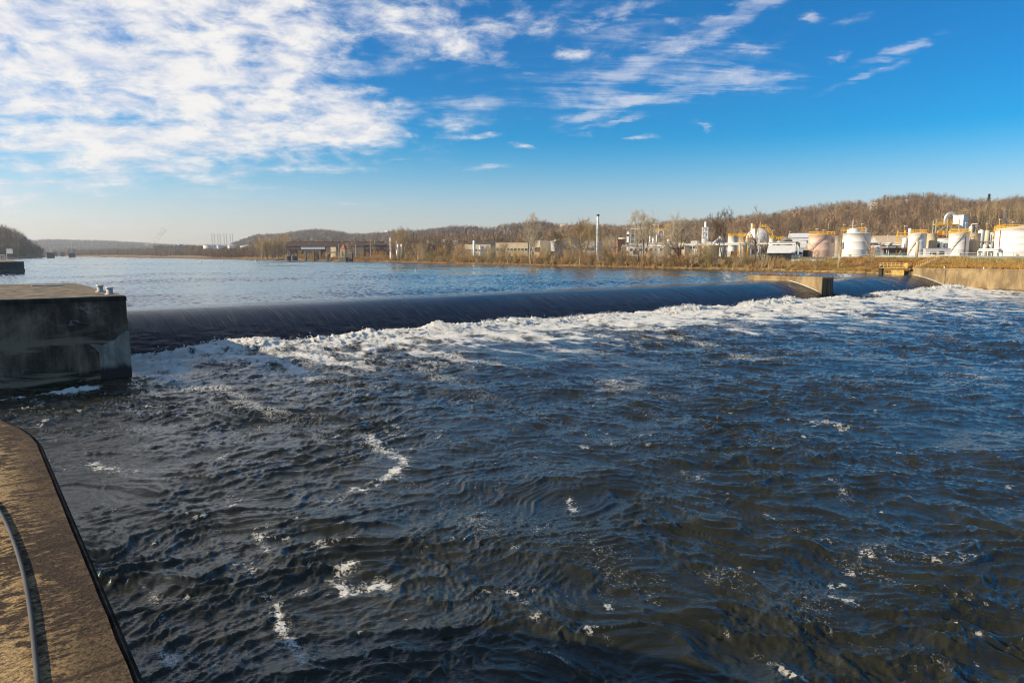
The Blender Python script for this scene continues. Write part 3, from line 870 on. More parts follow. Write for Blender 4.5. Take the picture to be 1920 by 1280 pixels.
# --- the lock wall the photographer stands on
C_WALL = bpy.data.materials.new('wall_top'); C_WALL.use_nodes = True
T = NT(C_WALL.node_tree); b = T.n['Principled BSDF']; co = T.obj('Object')
mp = T.mapping(co, rot=(0, 0, rad(8)), scale=(1.0, 1.8, 1))
n1 = T.noise(mp, 6.0, 9, 0.70, 0.25); n2 = T.noise(T.mapping(co, scale=(1, 0.45, 1)), 1.0, 4, 0.6, 0.3)
f = T.smooth(T.math('ADD', n1, T.math('MULTIPLY_ADD', n2, 0.9, -0.45)), 0.46, 0.58)
ox, oy, oz = T.xyz(co)
edge_ = T.smooth(T.math('ADD', ox, T.math('MULTIPLY', n2, 0.5)), -0.35, 0.12)
f = T.math('MULTIPLY', f, T.math('SUBTRACT', 1.0, T.math('MULTIPLY', edge_, 0.85)))
c = T.mix(f, (0.060, 0.039, 0.025, 1), (0.42, 0.285, 0.135, 1))
c = T.mix(1.0, c, T.mix(T.smooth(T.noise(co, 34.0, 4, 0.7), 0.34, 0.62), (0.42, 0.42, 0.42, 1), (1.3, 1.3, 1.3, 1)), 'MULTIPLY')
wv = T.math('ABSOLUTE', T.math('SUBTRACT', T.math('FRACT', T.math('MULTIPLY', T.math('ADD', oy, T.math('MULTIPLY', n2, 0.12)), 0.42)), 0.5))
c = T.mix(T.smooth(wv, 0.004, 0.02, 0.75, 0.0), c, (0.03, 0.02, 0.014, 1))
T.put(b.inputs['Base Color'], c); b.inputs['Roughness'].default_value = 0.92; b.inputs['Specular IOR Level'].default_value = 0.2
hgt = T.math('ADD', T.math('MULTIPLY', n1, 1.1), T.math('MULTIPLY', T.noise(co, 26.0, 5, 0.7), 0.5))
T.put(b.inputs['Normal'], T.bump(hgt, 0.75, 0.05))
lw = dam_frame('lock_wall', 'sunlit rough concrete lock wall in the near left corner', 'wall', -10.42, 66.0)
outl = [(0, -12), (0, 10.15), (-0.04, 10.75), (-0.14, 11.45), (-0.40, 12.5), (-1.3, 14.2), (-3.2, 16.6), (-7, 19), (-14, 20), (-14, -12)]
b_ = MB(); rough_prism(b_, outl, -2.0, ZP - 0.12, 0.5, 0.03, 21, 0.5)
b_.build('body', C_PIER, lw)
b_ = MB(); rough_prism(b_, [(p[0] - 0.06, p[1] - 0.05) for p in outl], ZP - 0.118, ZP, 0.35, 0.012, 22, 0.06)
b_.build('deck', C_WALL, lw)
edge_m = M('edge_armour', (0.035, 0.029, 0.025), 0.95, 0.5, 3.0, bump=0.8, spec=0.05)
ep = [(p[0] - 0.03, p[1] - 0.03, ZP - 0.055) for p in outl[:-1]]
b_ = MB().tube(ep, 0.036, 8); b_.build('edge_armour', edge_m, lw, True)
hp = [gnd(u, v, ZP) for u, v in ((-60, 905), (-25, 930), (0, 962), (20, 1003), (40, 1062), (54, 1128), (63, 1200), (70, 1275), (74, 1350), (70, 1500))]
# smooth curve through the points
hp2 = []
for i in range(len(hp) - 1):
    p0, p1, p2, p3 = hp[max(i - 1, 0)], hp[i], hp[i + 1], hp[min(i + 2, len(hp) - 1)]
    for k in range(6):
        q = k / 6
        hp2.append(0.5 * (2 * p1 + (p2 - p0) * q + (2 * p0 - 5 * p1 + 4 * p2 - p3) * q * q + (3 * p1 - p0 - 3 * p2 + p3) * q ** 3))
b_ = MB().tube([(p[0], p[1], ZP + 0.018) for p in hp2], 0.017, 10)
hose = b_.build('hose', M('hose_rubber', (0.055, 0.055, 0.058), 0.8, 0.2, 3.0), None, True)
tag(hose, 'grey rubber hose lying along the near lock wall top', 'hose')
# ================================================================ TREES
def make_tree(seed, kind):
    """bare winter tree of height 1: (trunk mesh data, crown mesh data)"""
    rng = random.Random(seed)
    tk, cr = MB(), MB()
    def rv(s_): return np.array((rng.gauss(0, s_), rng.gauss(0, s_), rng.gauss(0, s_)))
    P_ = dict(tall=dict(n0=(7, 9), ang=0.62, len1=0.36, up=0.35, r=0.016, first=0.28), spread=dict(n0=(8, 10), ang=0.95, len1=0.44, up=0.22, r=0.019, first=0.20),
              sparse=dict(n0=(5, 7), ang=0.55, len1=0.34, up=0.35, r=0.015, first=0.35),
              shrub=dict(n0=(7, 9), ang=0.55, len1=0.62, up=0.30, r=0.014, first=0.02))[kind]
    def branch(p, d, L, r, lev):
        n = 4 if lev < 2 else 3
        pts = [p]; dd = d.copy()
        for i in range(n):
            dd = dd + rv(0.10 + 0.05 * lev) + np.array((0, 0, P_['up'] * 0.28))
            dd /= np.linalg.norm(dd)
            pts.append(pts[-1] + dd * L / n)
        rs = [r * (1 - 0.72 * i / n) for i in range(n + 1)]
        if lev <= 1: tk.tube(pts, rs, 6 if lev == 0 else 4, False)
        else: cr.tube(pts, rs, 3, False)
        return pts, rs
    def perp(d, ang_):
        a_ = rv(1); a_ -= d * a_.dot(d); a_ /= np.linalg.norm(a_) + 1e-9
        v = d * math.cos(ang_) + a_ * math.sin(ang_)
        return v / np.linalg.norm(v)
    def spawn(pts, rs, lev, L):
        if lev > (3 if kind == 'sparse' else 4): return
        num = {1: rng.randint(*P_['n0']), 2: rng.randint(5, 7), 3: rng.randint(4, 5), 4: rng.randint(4, 5)}[lev]
        lo = P_['first'] if lev == 1 else 0.25
        for i in range(num):
            f = lo + (1 - lo) * (i + rng.random()) / num
            f = min(f, 0.995)
            k = f * (len(pts) - 1); j = int(k)
            p = pts[j] + (pts[j + 1] - pts[j]) * (k - j)
            d = pts[j + 1] - pts[j]; d /= np.linalg.norm(d)
            l2 = {1: P_['len1'] * (1.15 - 0.65 * f), 2: L * 0.55, 3: L * 0.58, 4: L * 0.62}[lev] * rng.uniform(0.75, 1.2)
            r2 = max(rs[j] * {1: .55, 2: .5, 3: .55, 4: .62}[lev], 0.0019)
            bp, br = branch(p, perp(d, P_['ang'] * rng.uniform(0.7, 1.25)), l2, r2, lev)
            spawn(bp, br, lev + 1, l2)
    if kind == 'shrub':
        for i in range(rng.randint(6, 8)):
            d = np.array((rng.gauss(0, .42), rng.gauss(0, .42), 1.0)); d /= np.linalg.norm(d)
            p = np.array((rng.gauss(0, .05), rng.gauss(0, .05), -0.03))
            L = rng.uniform(.55, .95)
            pts, rs = branch(p, d, L, P_['r'], 1)
            spawn(pts, rs, 2, L * 0.62)
    else:
        stems = 1 if kind == 'tall' and seed % 3 else 2
        for i in range(stems):
            d = np.array((rng.gauss(0, .10 if stems == 1 else .22), rng.gauss(0, .12), 1.0)); d /= np.linalg.norm(d)
            pts, rs = branch(np.array((0.0, 0.0, -0.02)), d, 0.70 if kind == 'spread' else 0.86, P_['r'], 0)
            spawn(pts, rs, 1, 0.4)
    return tk, cr
B_PALE = M('pale_bark', (0.62, 0.52, 0.37), 0.9, 0.25, 3)
B_TAN = M('tan_bark', (0.26, 0.19, 0.115), 0.9, 0.25, 3)
B_DARK = M('dark_bark', (0.10, 0.075, 0.05), 0.9, 0.25, 3)
TW = dict(tan=M('tan_twigs', (0.54, 0.39, 0.205), 0.9, 0.2, 3, spec=0.1), orange=M('orange_twigs', (0.60, 0.34, 0.12), 0.9, 0.2, 3, spec=0.1), olive=M('olive_twigs', (0.34, 0.28, 0.10), 0.9, 0.25, 3, spec=0.1),
          grey=M('grey_twigs', (0.46, 0.38, 0.27), 0.9, 0.2, 3, spec=0.1), brown=M('brown_twigs', (0.27, 0.185, 0.105), 0.9, 0.25, 3, spec=0.1), gold=M('gold_leaves', (0.42, 0.27, 0.06), 0.9, 0.25, 3, spec=0.1))
PROTO = {}
def proto(kind, i):
    k = (kind, i)
    if k not in PROTO:
        a_, b_ = make_tree(100 + 17 * i + {'tall': 0, 'spread': 1000, 'shrub': 2000, 'sparse': 3000}[kind], kind)
        PROTO[k] = (a_.mesh('trunk_' + kind, True), b_.mesh('crown_' + kind, False))
    return PROTO[k]
VARIANT = {}
def plant(name, label, cat, kind, i, loc, H, spread=1.0, yaw=0.0, bark=B_TAN, twig='tan', group=None, lean=0.0, lean_dir=0.0):
    key = (kind, i, bark.name, twig)
    if key not in VARIANT:
        a_, b_ = proto(kind, i)
        a_ = a_.copy(); b_ = b_.copy(); a_.materials.append(bark); b_.materials.append(TW[twig])
        VARIANT[key] = (a_, b_)
    a_, b_ = VARIANT[key]
    t = thing(name, label, cat, loc, yaw, group)
    t.scale = (H * spread, H * spread, H)
    if lean: t.rotation_euler = (lean * math.sin(lean_dir), lean * math.cos(lean_dir), yaw)
    for nme, me in (('stems' if kind == 'shrub' else 'trunk', a_), ('twigs' if kind == 'shrub' else 'crown', b_)):
        o = bpy.data.objects.new(nme, me); COL.objects.link(o); o.parent = t
    return t
def bankspot(u, off):
    Y = bank_y(u) + off
    p = at(u, 480, Y)
    return (p[0], Y, gz(p[0], Y) - 0.1), Y
def htop(v, loc): return at(960, v, loc[1])[2] - loc[2]

# individually recognisable trees along the far bank: (u, offset, v top, kind, i, spread, bark, twig, lean, lean dir, label)
TREES = [
 (995, 3, 418, 'tall', 1, 1.0, B_PALE, 'grey', 0.05, 3.1, 'pale sycamore with forked white trunk at the water edge near the white gabled building'),
 (1002, 5, 410, 'tall', 2, 0.85, B_PALE, 'grey', 0, 0, 'tallest pale sycamore just right of the forked sycamore near the white gabled building'),
 (1088, 5, 410, 'spread', 1, 1.0, B_PALE, 'tan', 0, 0, 'broad tan tree with pale double stem left of the tall white chimney'),
 (1100, 9, 417, 'tall', 4, 1.1, B_TAN, 'tan', 0, 0, 'tan tree close behind the broad double stemmed tree left of the tall chimney'),
 (1133, 6, 448, 'tall', 1, 0.9, B_TAN, 'tan', 0.35, 3.1, 'bare tree leaning left in front of the orange brick building'),
 (1160, 4, 440, 'tall', 5, 1.0, B_TAN, 'grey', 0.42, 3.1, 'bare leaning tree between the brick building and the process plant'),
 (1194, 4, 406, 'tall', 2, 1.15, B_TAN, 'grey', 0, 0, 'tall grey crowned tree in front of the left end of the process plant'),
 (1208, 5, 405, 'tall', 4, 0.95, B_DARK, 'grey', 0.05, 0, 'tall dark trunked tree in front of the middle of the process plant'),
 (1229, 3, 455, 'tall', 5, 0.6, B_PALE, 'grey', 0, 0, 'slim pale trunk standing at the water edge before the process plant'),
 (1255, 6, 424, 'tall', 7, 1.0, B_TAN, 'grey', 0.2, 3.1, 'bare tree leaning left beside the big tree with many stems'),
 (1277, 3, 406, 'spread', 2, 0.95, B_DARK, 'grey', 0, 0, 'big dark stemmed bare tree leaning over the bank before the red containers'),
 (1355, 22, 399, 'tall', 1, 0.9, B_TAN, 'brown', 0, 0, 'tall brown tree standing left of the white sphere tank'),
 (1392, 8, 462, 'spread', 3, 0.9, B_TAN, 'tan', 0.2, 3.1, 'low spreading tan tree beneath the sphere tank'),
 (1417, 7, 396, 'sparse', 2, 0.8, B_DARK, 'brown', 0, 0, 'tall thin dark tree standing in front of the white sphere tank'),
 (1432, 6, 425, 'sparse', 7, 1.1, B_DARK, 'tan', 0.3, 0, 'dark tree leaning right under the sphere tank stair'),
 (1573, 3, 428, 'sparse', 5, 0.55, B_PALE, 'grey', 0.04, 0, 'slender pale tree between the pink tank and the big white tank'),
 (1531, 3, 465, 'shrub', 3, 1.2, B_TAN, 'tan', 0, 0, 'small bare shrub tree in front of the pink tank'),
 (1635, 5, 462, 'tall', 7, 0.8, B_TAN, 'tan', 0, 0, 'thin tan tree right of the big white tank with a mast'),
 (765, 22, 426, 'spread', 1, 1.1, B_PALE, 'tan', 0, 0, 'great pale limbed tree rising behind the small white plant near the white stack'),
 (748, 14, 434, 'tall', 4, 1.4, B_TAN, 'tan', 0, 0, 'rounded tan tree beside the great pale limbed tree'),
 (782, 2, 451, 'spread', 3, 0.95, B_PALE, 'tan', 0.25, 3.1, 'broad tree with low limb reaching left over the water before the white buildings'),
 (828, 3, 462, 'spread', 2, 1.2, B_TAN, 'orange', 0, 0, 'golden low tree in front of the white block building'),
 (869, 3, 455, 'spread', 1, 1.2, B_TAN, 'tan', 0.1, 3.1, 'tan vase shaped tree left of the thin white stack'),
 (738, 5, 448, 'tall', 5, 1.0, B_TAN, 'grey', 0, 0, 'bare tree in front of the ringed white column'),
 (660, 40, 455, 'tall', 1, 1.1, B_TAN, 'tan', 0, 0, 'bare tree right of the stone tower with red pointed roof'),
 (700, 6, 456, 'tall', 2, 1.2, B_TAN, 'tan', 0, 0, 'tan bare tree on the bank in front of the right part of the rusty shed'),
 (598, 12, 455, 'tall', 5, 0.9, B_PALE, 'grey', 0, 0, 'pale trunked tree standing before the middle of the long rusty shed'),
 (589, 10, 463, 'spread', 3, 1.1, B_TAN, 'tan', 0, 0, 'brown spreading tree beside the columns of the long rusty shed'),
 (945, 4, 455, 'spread', 2, 1.1, B_TAN, 'tan', 0, 0, 'tan tree on the bank before the long low pale shed'),
 (915, 4, 458, 'spread', 3, 1.1, B_TAN, 'grey', 0, 0, 'greyish tan tree right of the thin white stack'),
 (1042, 8, 438, 'tall', 4, 1.2, B_TAN, 'brown', 0, 0, 'brown tree rising behind the white gabled building'),
 (1310, 5, 452, 'spread', 1, 1.1, B_TAN, 'tan', 0, 0, 'tan low tree below the white stack with twin frames'),
 (1340, 4, 458, 'spread', 2, 1.1, B_TAN, 'olive', 0, 0, 'olive tan tree below the sloping white conveyor'),
]
for (u, off, v, kind, i, sp, bark, twig, ln, ld, lab) in TREES:
    loc, Y = bankspot(u, off)
    nm = 'bare_tree' if kind != 'shrub' else 'bare_shrub'
    plant(nm, lab, 'tree' if kind != 'shrub' else 'shrub', kind, i, loc, htop(v, loc) * (1.06 if kind in ('tall', 'sparse') else 1.12), sp * 0.9, u * 1.7, bark, twig, None, ln, ld)
# pale trees left of the rusty shed
rng = random.Random(4)
for k in range(16):
    u = 488 + k * 3.4 + rng.uniform(-1, 1)
    Y = 690 + rng.uniform(-10, 120); p = at(u, 478, Y)
    if sdist(p[0], Y) < 3: Y += 60; p = at(u, 478, Y)
    loc = (p[0], Y, gz(p[0], Y) - 0.2)
    plant('bare_tree', 'pale trunked tree in the tall grove left of the long rusty shed', 'tree', 'tall', (1, 2, 4, 5)[k % 4], loc, htop(444 + rng.uniform(-2, 10) - (4 if k > 8 else 0), loc), 0.8, k * 1.3, B_PALE if k % 2 else B_TAN, 'tan', 'grove of pale trees left of the rusty shed')
# shrubs of the bank thicket
rng = random.Random(9)
REACH = [(560, 740, 'below the rusty shed', 20), (740, 900, 'below the white block buildings', 22), (900, 1060, 'below the long pale shed', 24), (1060, 1180, 'below the tall white chimney', 22), (1180, 1340, 'below the process plant', 34), (1340, 1470, 'below the sphere tank', 18)]
KIND = [('tan', 'tan leafless', 'tan'), ('orange', 'orange brown', 'orange'), ('olive', 'olive', 'olive'), ('brown', 'dark brown', 'brown'), ('grey', 'greyish', 'grey')]
for (u0, u1, where, num) in REACH:
    for k in range(num):
        u = u0 + (u1 - u0) * (k + rng.random()) / num
        tw, adj, _ = rng.choices(KIND, (5, 3, 2, 2, 2))[0]
        off = rng.choice((2.5, 4.5, 7, 10, 13)) * (1.0 if u > 700 else 1.5)
        loc, Y = bankspot(u, off)
        vt = {0: 462, 1: 466, 2: 470}[k % 3] + rng.uniform(-3, 5) + (3 if u < 800 else 0) + (9 if u > 1345 else 0)
        H = max(2.6, min(9.0, htop(vt, loc))) * rng.uniform(0.8, 1.05)
        plant('shrub', adj + ' shrub in the bank thicket ' + where, 'shrub', 'shrub', k % 4, loc, H, rng.uniform(0.85, 1.2), rng.uniform(0, 6), B_TAN, tw, 'bank shrubs ' + where)
for k in range(26):
    u = 1472 + k * 8.2 + rng.uniform(-3, 3)
    loc, Y = bankspot(u, rng.uniform(2.5, 8))
    tw = ('orange', 'tan', 'orange', 'olive')[k % 4]
    plant('shrub', {'orange': 'rusty orange', 'tan': 'tan leafless', 'olive': 'yellow olive'}[tw] + ' low shrub on the grassy bank below the tank farm', 'shrub', 'shrub', k % 4, loc, rng.uniform(1.3, 2.4), rng.uniform(1.2, 1.8), k, B_TAN, tw, 'low shrubs below the tank farm')
for (u, off, H, lab) in ((1152, 3.5, 3.4, 'golden leaved bush at the water edge left of the process plant'), (1186, 2.0, 2.6, 'small bright yellow bush by the water'), (1217, 4, 4.4, 'golden leaved bush below the process plant'), (1152, 6, 4.6, 'green gold bush below the brick building'), (1041, 5, 4.0, 'yellow green bush below the white gabled building')):
    loc, Y = bankspot(u, off)
    plant('bush', lab, 'bush', 'shrub', 1, loc, H, 1.3, u, B_TAN, 'gold')

# ================================================================ WOODS, GRASS (uncountable)
def low_tree(seed, nb, wid, conif=False):
    """a light bare tree of height 1 as loose thin triangles"""
    rng = np.random.default_rng(seed); tri = []
    def blade(p, q, w_):
        d = q - p; a_ = np.cross(d, rng.standard_normal(3)); a_ /= np.linalg.norm(a_) + 1e-9
        tri.append((p - a_ * w_, p + a_ * w_, q))
    blade(np.array((0, 0, -.05)), np.array((rng.normal(0, .03), rng.normal(0, .03), .92)), wid * 1.5)
    blade(np.array((0, 0, -.05)), np.array((rng.normal(0, .03), rng.normal(0, .03), .85)), wid * 1.5)
    for i in range(nb):
        z = rng.uniform(.15, .75); th = rng.uniform(0, 2 * np.pi); L = rng.uniform(.25, .5) * (1.1 - .5 * z)
        p = np.array((0, 0, z)); el_ = rng.uniform(.1, .95)
        q = p + L * np.array((np.cos(th) * np.cos(el_), np.sin(th) * np.cos(el_), np.sin(el_)))
        blade(p, q, wid * .8)
        for j in range(2):
            s_ = rng.uniform(.35, .9); pp = p + (q - p) * s_
            qq = pp + rng.standard_normal(3) * .10 + np.array((0, 0, .13))
            blade(pp, qq, wid * .55)
    return np.array(tri)
def scatter(name, pts, H, cols, protos, kind_label=None, cat=None, wob=0.25, seed=0):
    rng = np.random.default_rng(seed)
    n = len(pts); VV = []; CC = []
    which = rng.integers(0, len(protos), n)
    for k, pr in enumerate(protos):
        ix = np.where(which == k)[0]
        if not len(ix): continue
        th = rng.uniform(0, 2 * np.pi, len(ix)); c, s_ = np.cos(th), np.sin(th)
        w_ = H[ix] * rng.uniform(1 - wob, 1 + wob, len(ix))
        q = pr.reshape(-1, 3)
        x = (q[None, :, 0] * c[:, None] - q[None, :, 1] * s_[:, None]) * w_[:, None] + pts[ix, 0:1]
        y = (q[None, :, 0] * s_[:, None] + q[None, :, 1] * c[:, None]) * w_[:, None] + pts[ix, 1:2]
        z = q[None, :, 2] * H[ix][:, None] + pts[ix, 2:3]
        VV.append(np.stack([x, y, z], -1).reshape(-1, 3))
        CC.append(np.repeat(cols[ix], len(q), 0))
    V = np.concatenate(VV); Cc = np.concatenate(CC)
    o = npmesh(name, V, np.arange(len(V)).reshape(-1, 3), M('tinted_twigs', (1, 1, 1), 0.95, 0.0, 1, tint='tint', spec=0.05), False, None, {'tint': Cc})
    tag(o, kind_label, cat, None, 'stuff')
    return o
LT = [low_tree(s_, 17, 0.0105) for s_ in range(8)]
LT2 = [low_tree(s_ + 50, 15, 0.022) for s_ in range(8)]
def tintc(n, base, var, seed, hue=0.03):
    rng = np.random.default_rng(seed)
    return np.clip(np.array(base)[None] * (1 + rng.normal(0, var, (n, 1))) * (1 + rng.normal(0, hue, (n, 3))), 0.01, 1)
def hill_scatter(name, layer, label, u0, u1, dens, H, base, seed, protos=None, plain=0.0, var=0.28):
    rng = np.random.default_rng(seed); L = HILLS[layer]
    k0 = at(u0, 470, 100)[0] / 100; k1 = at(u1, 470, 100)[0] / 100
    ymax = max(L['R']) * 1.25; ymin = min(L['y0']) * 0.9
    n = int(0.5 * (ymax ** 2 - ymin ** 2) * (k1 - k0) * dens)
    y = np.sqrt(rng.uniform(ymin ** 2, ymax ** 2, n)); k = rng.uniform(k0, k1, n); x = k * y
    hp_ = hill_parts(x, y)
    other = np.maximum.reduce([v for kk, v in hp_.items() if kk != layer])
    R_ = np.interp(k, L['k'], L['R'])
    keep = (hp_[layer] > plain) & (hp_[layer] >= other - 0.5) & (sdist(x, y) > 8) & (y < R_ * 1.12)
    x, y = x[keep], y[keep]
    z = ground(x, y)
    hh = H * np.random.default_rng(seed + 1).uniform(0.55, 1.3, len(x))
    c = tintc(len(x), base, var, seed + 2)
    c *= (1 + 0.26 * np.clip(samp(TH[0], TH[3], x * 3, y * 3), -1.6, 1.6))[:, None]
    pale = np.random.default_rng(seed + 7).random(len(x)) < 0.07
    c[pale] *= (1.7, 1.75, 1.8)
    dk = np.random.default_rng(seed + 8).random(len(x)) < 0.12
    c[dk] *= 0.55
    return scatter(name, np.stack([x, y, z], 1), hh, c, protos or LT, label, 'woods', seed=seed)
hill_scatter('hillside_woods', 'main', 'leafless brown woods covering the long hill behind the plant', 980, 2150, 0.020, 13, (0.25, 0.168, 0.098), 1, plain=1.0)
hill_scatter('hillside_woods', 'main', 'distant leafless woods on the hills left of the tall chimney', 425, 980, 0.0085, 13, (0.25, 0.19, 0.14), 2, LT2, plain=1.0)
hill_scatter('hillside_woods', 'spur', 'lighter tan woods on the nearer spur at far right', 1650, 2200, 0.024, 11, (0.31, 0.22, 0.118), 3, plain=1.0)
hill_scatter('hillside_woods', 'far', 'bluish far wooded ridge at the left horizon', -250, 470, 0.0028, 13, (0.15, 0.135, 0.12), 4, LT2, plain=2.0)
hill_scatter('hillside_woods', 'left', 'brown woods on the left bank beyond the lock', -330, 112, 0.024, 16, (0.25, 0.18, 0.11), 5, plain=0.3)
# belts of trees on the flat
def belt(name, label, u0, u1, Ya, Yb, n, H, base, seed, protos=None, dmin=4):
    rng = np.random.default_rng(seed)
    u = rng.uniform(u0, u1, n); f = rng.random(n)
    k = np.array([at(q, 478, 100)[0] / 100 for q in u])
    ya = np.array([Ya(q) if callable(Ya) else Ya for q in u]); yb = np.array([Yb(q) if callable(Yb) else Yb for q in u])
    y = ya + (yb - ya) * f; x = k * y
    ok_ = sdist(x, y) > dmin
    x, y = x[ok_], y[ok_]; z = ground(x, y)
    hh = H * rng.uniform(0.6, 1.15, len(x))
    c = tintc(len(x), base, 0.2, seed + 2)
    return scatter(name, np.stack([x, y, z], 1), hh, c, protos or LT, label, 'woods', seed=seed)
belt('riverside_woods', 'brown riverside woods on the far shore below the smoke plume', 100, 372, lambda u: bank_y(u) + 10, lambda u: bank_y(u) + 260, 1900, 18, (0.30, 0.21, 0.13), 11, LT2)
belt('riverside_woods', 'low brown brush in front of the far shore storage tanks', 368, 482, lambda u: bank_y(u) + 5, lambda u: bank_y(u) + 70, 900, 12.5, (0.28, 0.19, 0.115), 14, LT2)
belt('riverside_woods', 'dark tree line behind the far shore storage tanks', 290, 450, 1640, 1850, 900, 24, (0.22, 0.16, 0.11), 15, LT2)
belt('riverside_woods', 'tan woods behind the long rusty shed', 470, 760, 800, 1250, 1500, 20, (0.33, 0.25, 0.155), 12, LT2)
belt('riverside_woods', 'brown tree belt behind the low pale sheds and chimney', 760, 1420, 470, 620, 1700, 16, (0.29, 0.20, 0.12), 13)
# bank undergrowth and grass
def tuft(seed, n, wid, spreadv):
    rng = np.random.default_rng(seed); tri = []
    for i in range(n):
        p = np.array((rng.normal(0, .16), rng.normal(0, .16), -.05)); q = np.array((rng.normal(0, spreadv), rng.normal(0, spreadv), rng.uniform(.5, 1.05))) + p
        a_ = np.cross(q - p, rng.standard_normal(3)); a_ /= np.linalg.norm(a_)
        tri.append((p - a_ * wid, p + a_ * wid, q))
    return np.array(tri)
TU = [tuft(s_, 22, .035, .26) for s_ in range(6)]
def bank_grass(name, label, u0, u1, d0, d1, n, H, base, base2, seed, cat='undergrowth'):
    rng = np.random.default_rng(seed)
    # even along the bank's length
    us = np.linspace(u0, u1, 300); pts = np.array([at(u, 478, bank_y(u))[:2] for u in us])
    cl = np.concatenate([[0], np.cumsum(np.linalg.norm(np.diff(pts, axis=0), axis=1))])
    q = rng.uniform(0, cl[-1], n)
    x = np.interp(q, cl, pts[:, 0]); y = np.interp(q, cl, pts[:, 1])
    nx = np.gradient(pts[:, 1]); ny = -np.gradient(pts[:, 0]); ln = np.hypot(nx, ny) + 1e-9
    nx = np.interp(q, cl, nx / ln); ny = np.interp(q, cl, ny / ln)
    sgn = 1 if sdist(x[:1] + nx[:1] * 5, y[:1] + ny[:1] * 5)[0] > 0 else -1
    o_ = rng.uniform(d0, d1, n)
    x = x + sgn * nx * o_; y = y + sgn * ny * o_
    dd = sdist(x, y); ok_ = (dd > max(d0 * .6, .2)) & (dd < d1 * 1.5); x, y = x[ok_], y[ok_]
    z = ground(x, y)
    m_ = (samp(TG[0], TG[3], x * 2, y * 2) > rng.normal(0, .6, len(x)))[:, None]
    c = np.where(m_, tintc(len(x), base, .22, seed + 3), tintc(len(x), base2, .22, seed + 4))
    return scatter(name, np.stack([x, y, z], 1), H * rng.uniform(.5, 1.2, len(x)), c, TU, label, cat, seed=seed)
bank_grass('bank_undergrowth', 'tangled brown undergrowth along the far bank', 480, 1480, 1.0, 14, 5200, 2.3, (0.44, 0.28, 0.12), (0.36, 0.26, 0.11), 21)
bank_grass('bank_grass', 'rusty dead knotweed along the far water edge', 300, 1480, 0.3, 3.5, 3000, 1.1, (0.36, 0.16, 0.06), (0.34, 0.22, 0.10), 22, 'grass')
bank_grass('bank_grass', 'yellow dry grass on the bank below the tank farm', 1470, 1700, 0.4, 20, 6000, 0.8, (0.42, 0.28, 0.085), (0.36, 0.20, 0.07), 23, 'grass')
bank_grass('bank_undergrowth', 'rust red brush below the tank farm railing', 1560, 1705, 6, 13, 1500, 1.2, (0.27, 0.125, 0.055), (0.30, 0.16, 0.06), 24)
rng = np.random.default_rng(30)
t_ = rng.uniform(171.3, 184, 4200); s_ = rng.uniform(-3, 32, 4200)
x, y = st(t_, s_); z = ground(x, y)
mm = (rng.random(4200) < sstep(t_, 184, 173) * .7 + .3)[:, None]
scatter('bank_grass', np.stack([x, y, z], 1), rng.uniform(.5, 1.3, 4200), np.where(mm, tintc(4200, (0.46, 0.27, 0.075), .2, 31), tintc(4200, (0.44, 0.34, 0.14), .2, 32)), TU, 'tall golden dry grass behind the abutment wall', 'grass', seed=33)
x_ = rng.uniform(112.3, 115.0, 90); s_ = rng.uniform(-8.5, -1, 90); x, y = st(x_, s_)
scatter('weeds', np.stack([x, y, np.full(90, 3.86)], 1), rng.uniform(.3, .7, 90), tintc(90, (0.30, 0.17, 0.09), .2, 41), TU, 'brown weeds growing on top of the low middle pier', 'weeds', seed=42)

# evergreens
def evergreen(lab, u, Y, v, wpx, seed, cone=True):
    p = at(u, 478, Y); z0 = gz(p[0], Y); H = at(u, v, Y)[2] - z0; Wd = wpx / F * Y
    rng = np.random.default_rng(seed)
    t = thing('evergreen_tree', lab, 'tree', (p[0], Y, z0))
    MB().tube([(0, 0, -.2), (0, 0, H * .9)], [H * .025, H * .004], 6, False).build('trunk', B_DARK, t)
    m_ = MB(); n = 420
    for i in range(n):
        z = H * (rng.uniform(.15, 1.0) if cone else rng.uniform(.2, 1.0)); f = z / H
        R_ = Wd / 2 * ((1.05 - f) if cone else math.sqrt(max(0.02, 1 - (2 * f - 1.1) ** 2)) * 1.0) * rng.uniform(.35, 1.1)
        th = rng.uniform(0, 6.28); c = np.array((R_ * math.cos(th), R_ * math.sin(th), z - R_ * .25))
        L = Wd * .16
        a_ = rng.standard_normal(3) * L; b2 = rng.standard_normal(3) * L * .6
        m_.add([c - a_ * .5, c + a_ * .5 + b2 * .3, c + b2], [(0, 1, 2)])
    m_.build('crown', M('needles', (0.035, 0.050, 0.022), 0.9, 0.35, 2), t)
for a_ in (('dark rounded evergreen on the slope right of the big white tank with a mast', 1652, 560, 424, 26, 1, False), ('dark evergreen beside the rounded evergreen behind the tank farm', 1667, 540, 433, 14, 2, True),
           ('lone pine standing on the ridge above the far right tanks', 1845, 900, 364, 11, 3, True), ('small pine on the ridge right of the pale hillside house', 1651, 900, 367, 8, 4, True),
           ('small pine on the ridge crest left of the row of houses', 1677, 900, 369, 7, 5, True), ('dark evergreen right of the great pale limbed tree', 776, 900, 436, 8, 6, True), ('dark evergreen on the wooded hill above the white block building', 874, 1200, 428, 7, 7, True),
           ('small pine beside the pale house on the ridge', 1640, 900, 374, 7, 8, True)):
    evergreen(*a_)
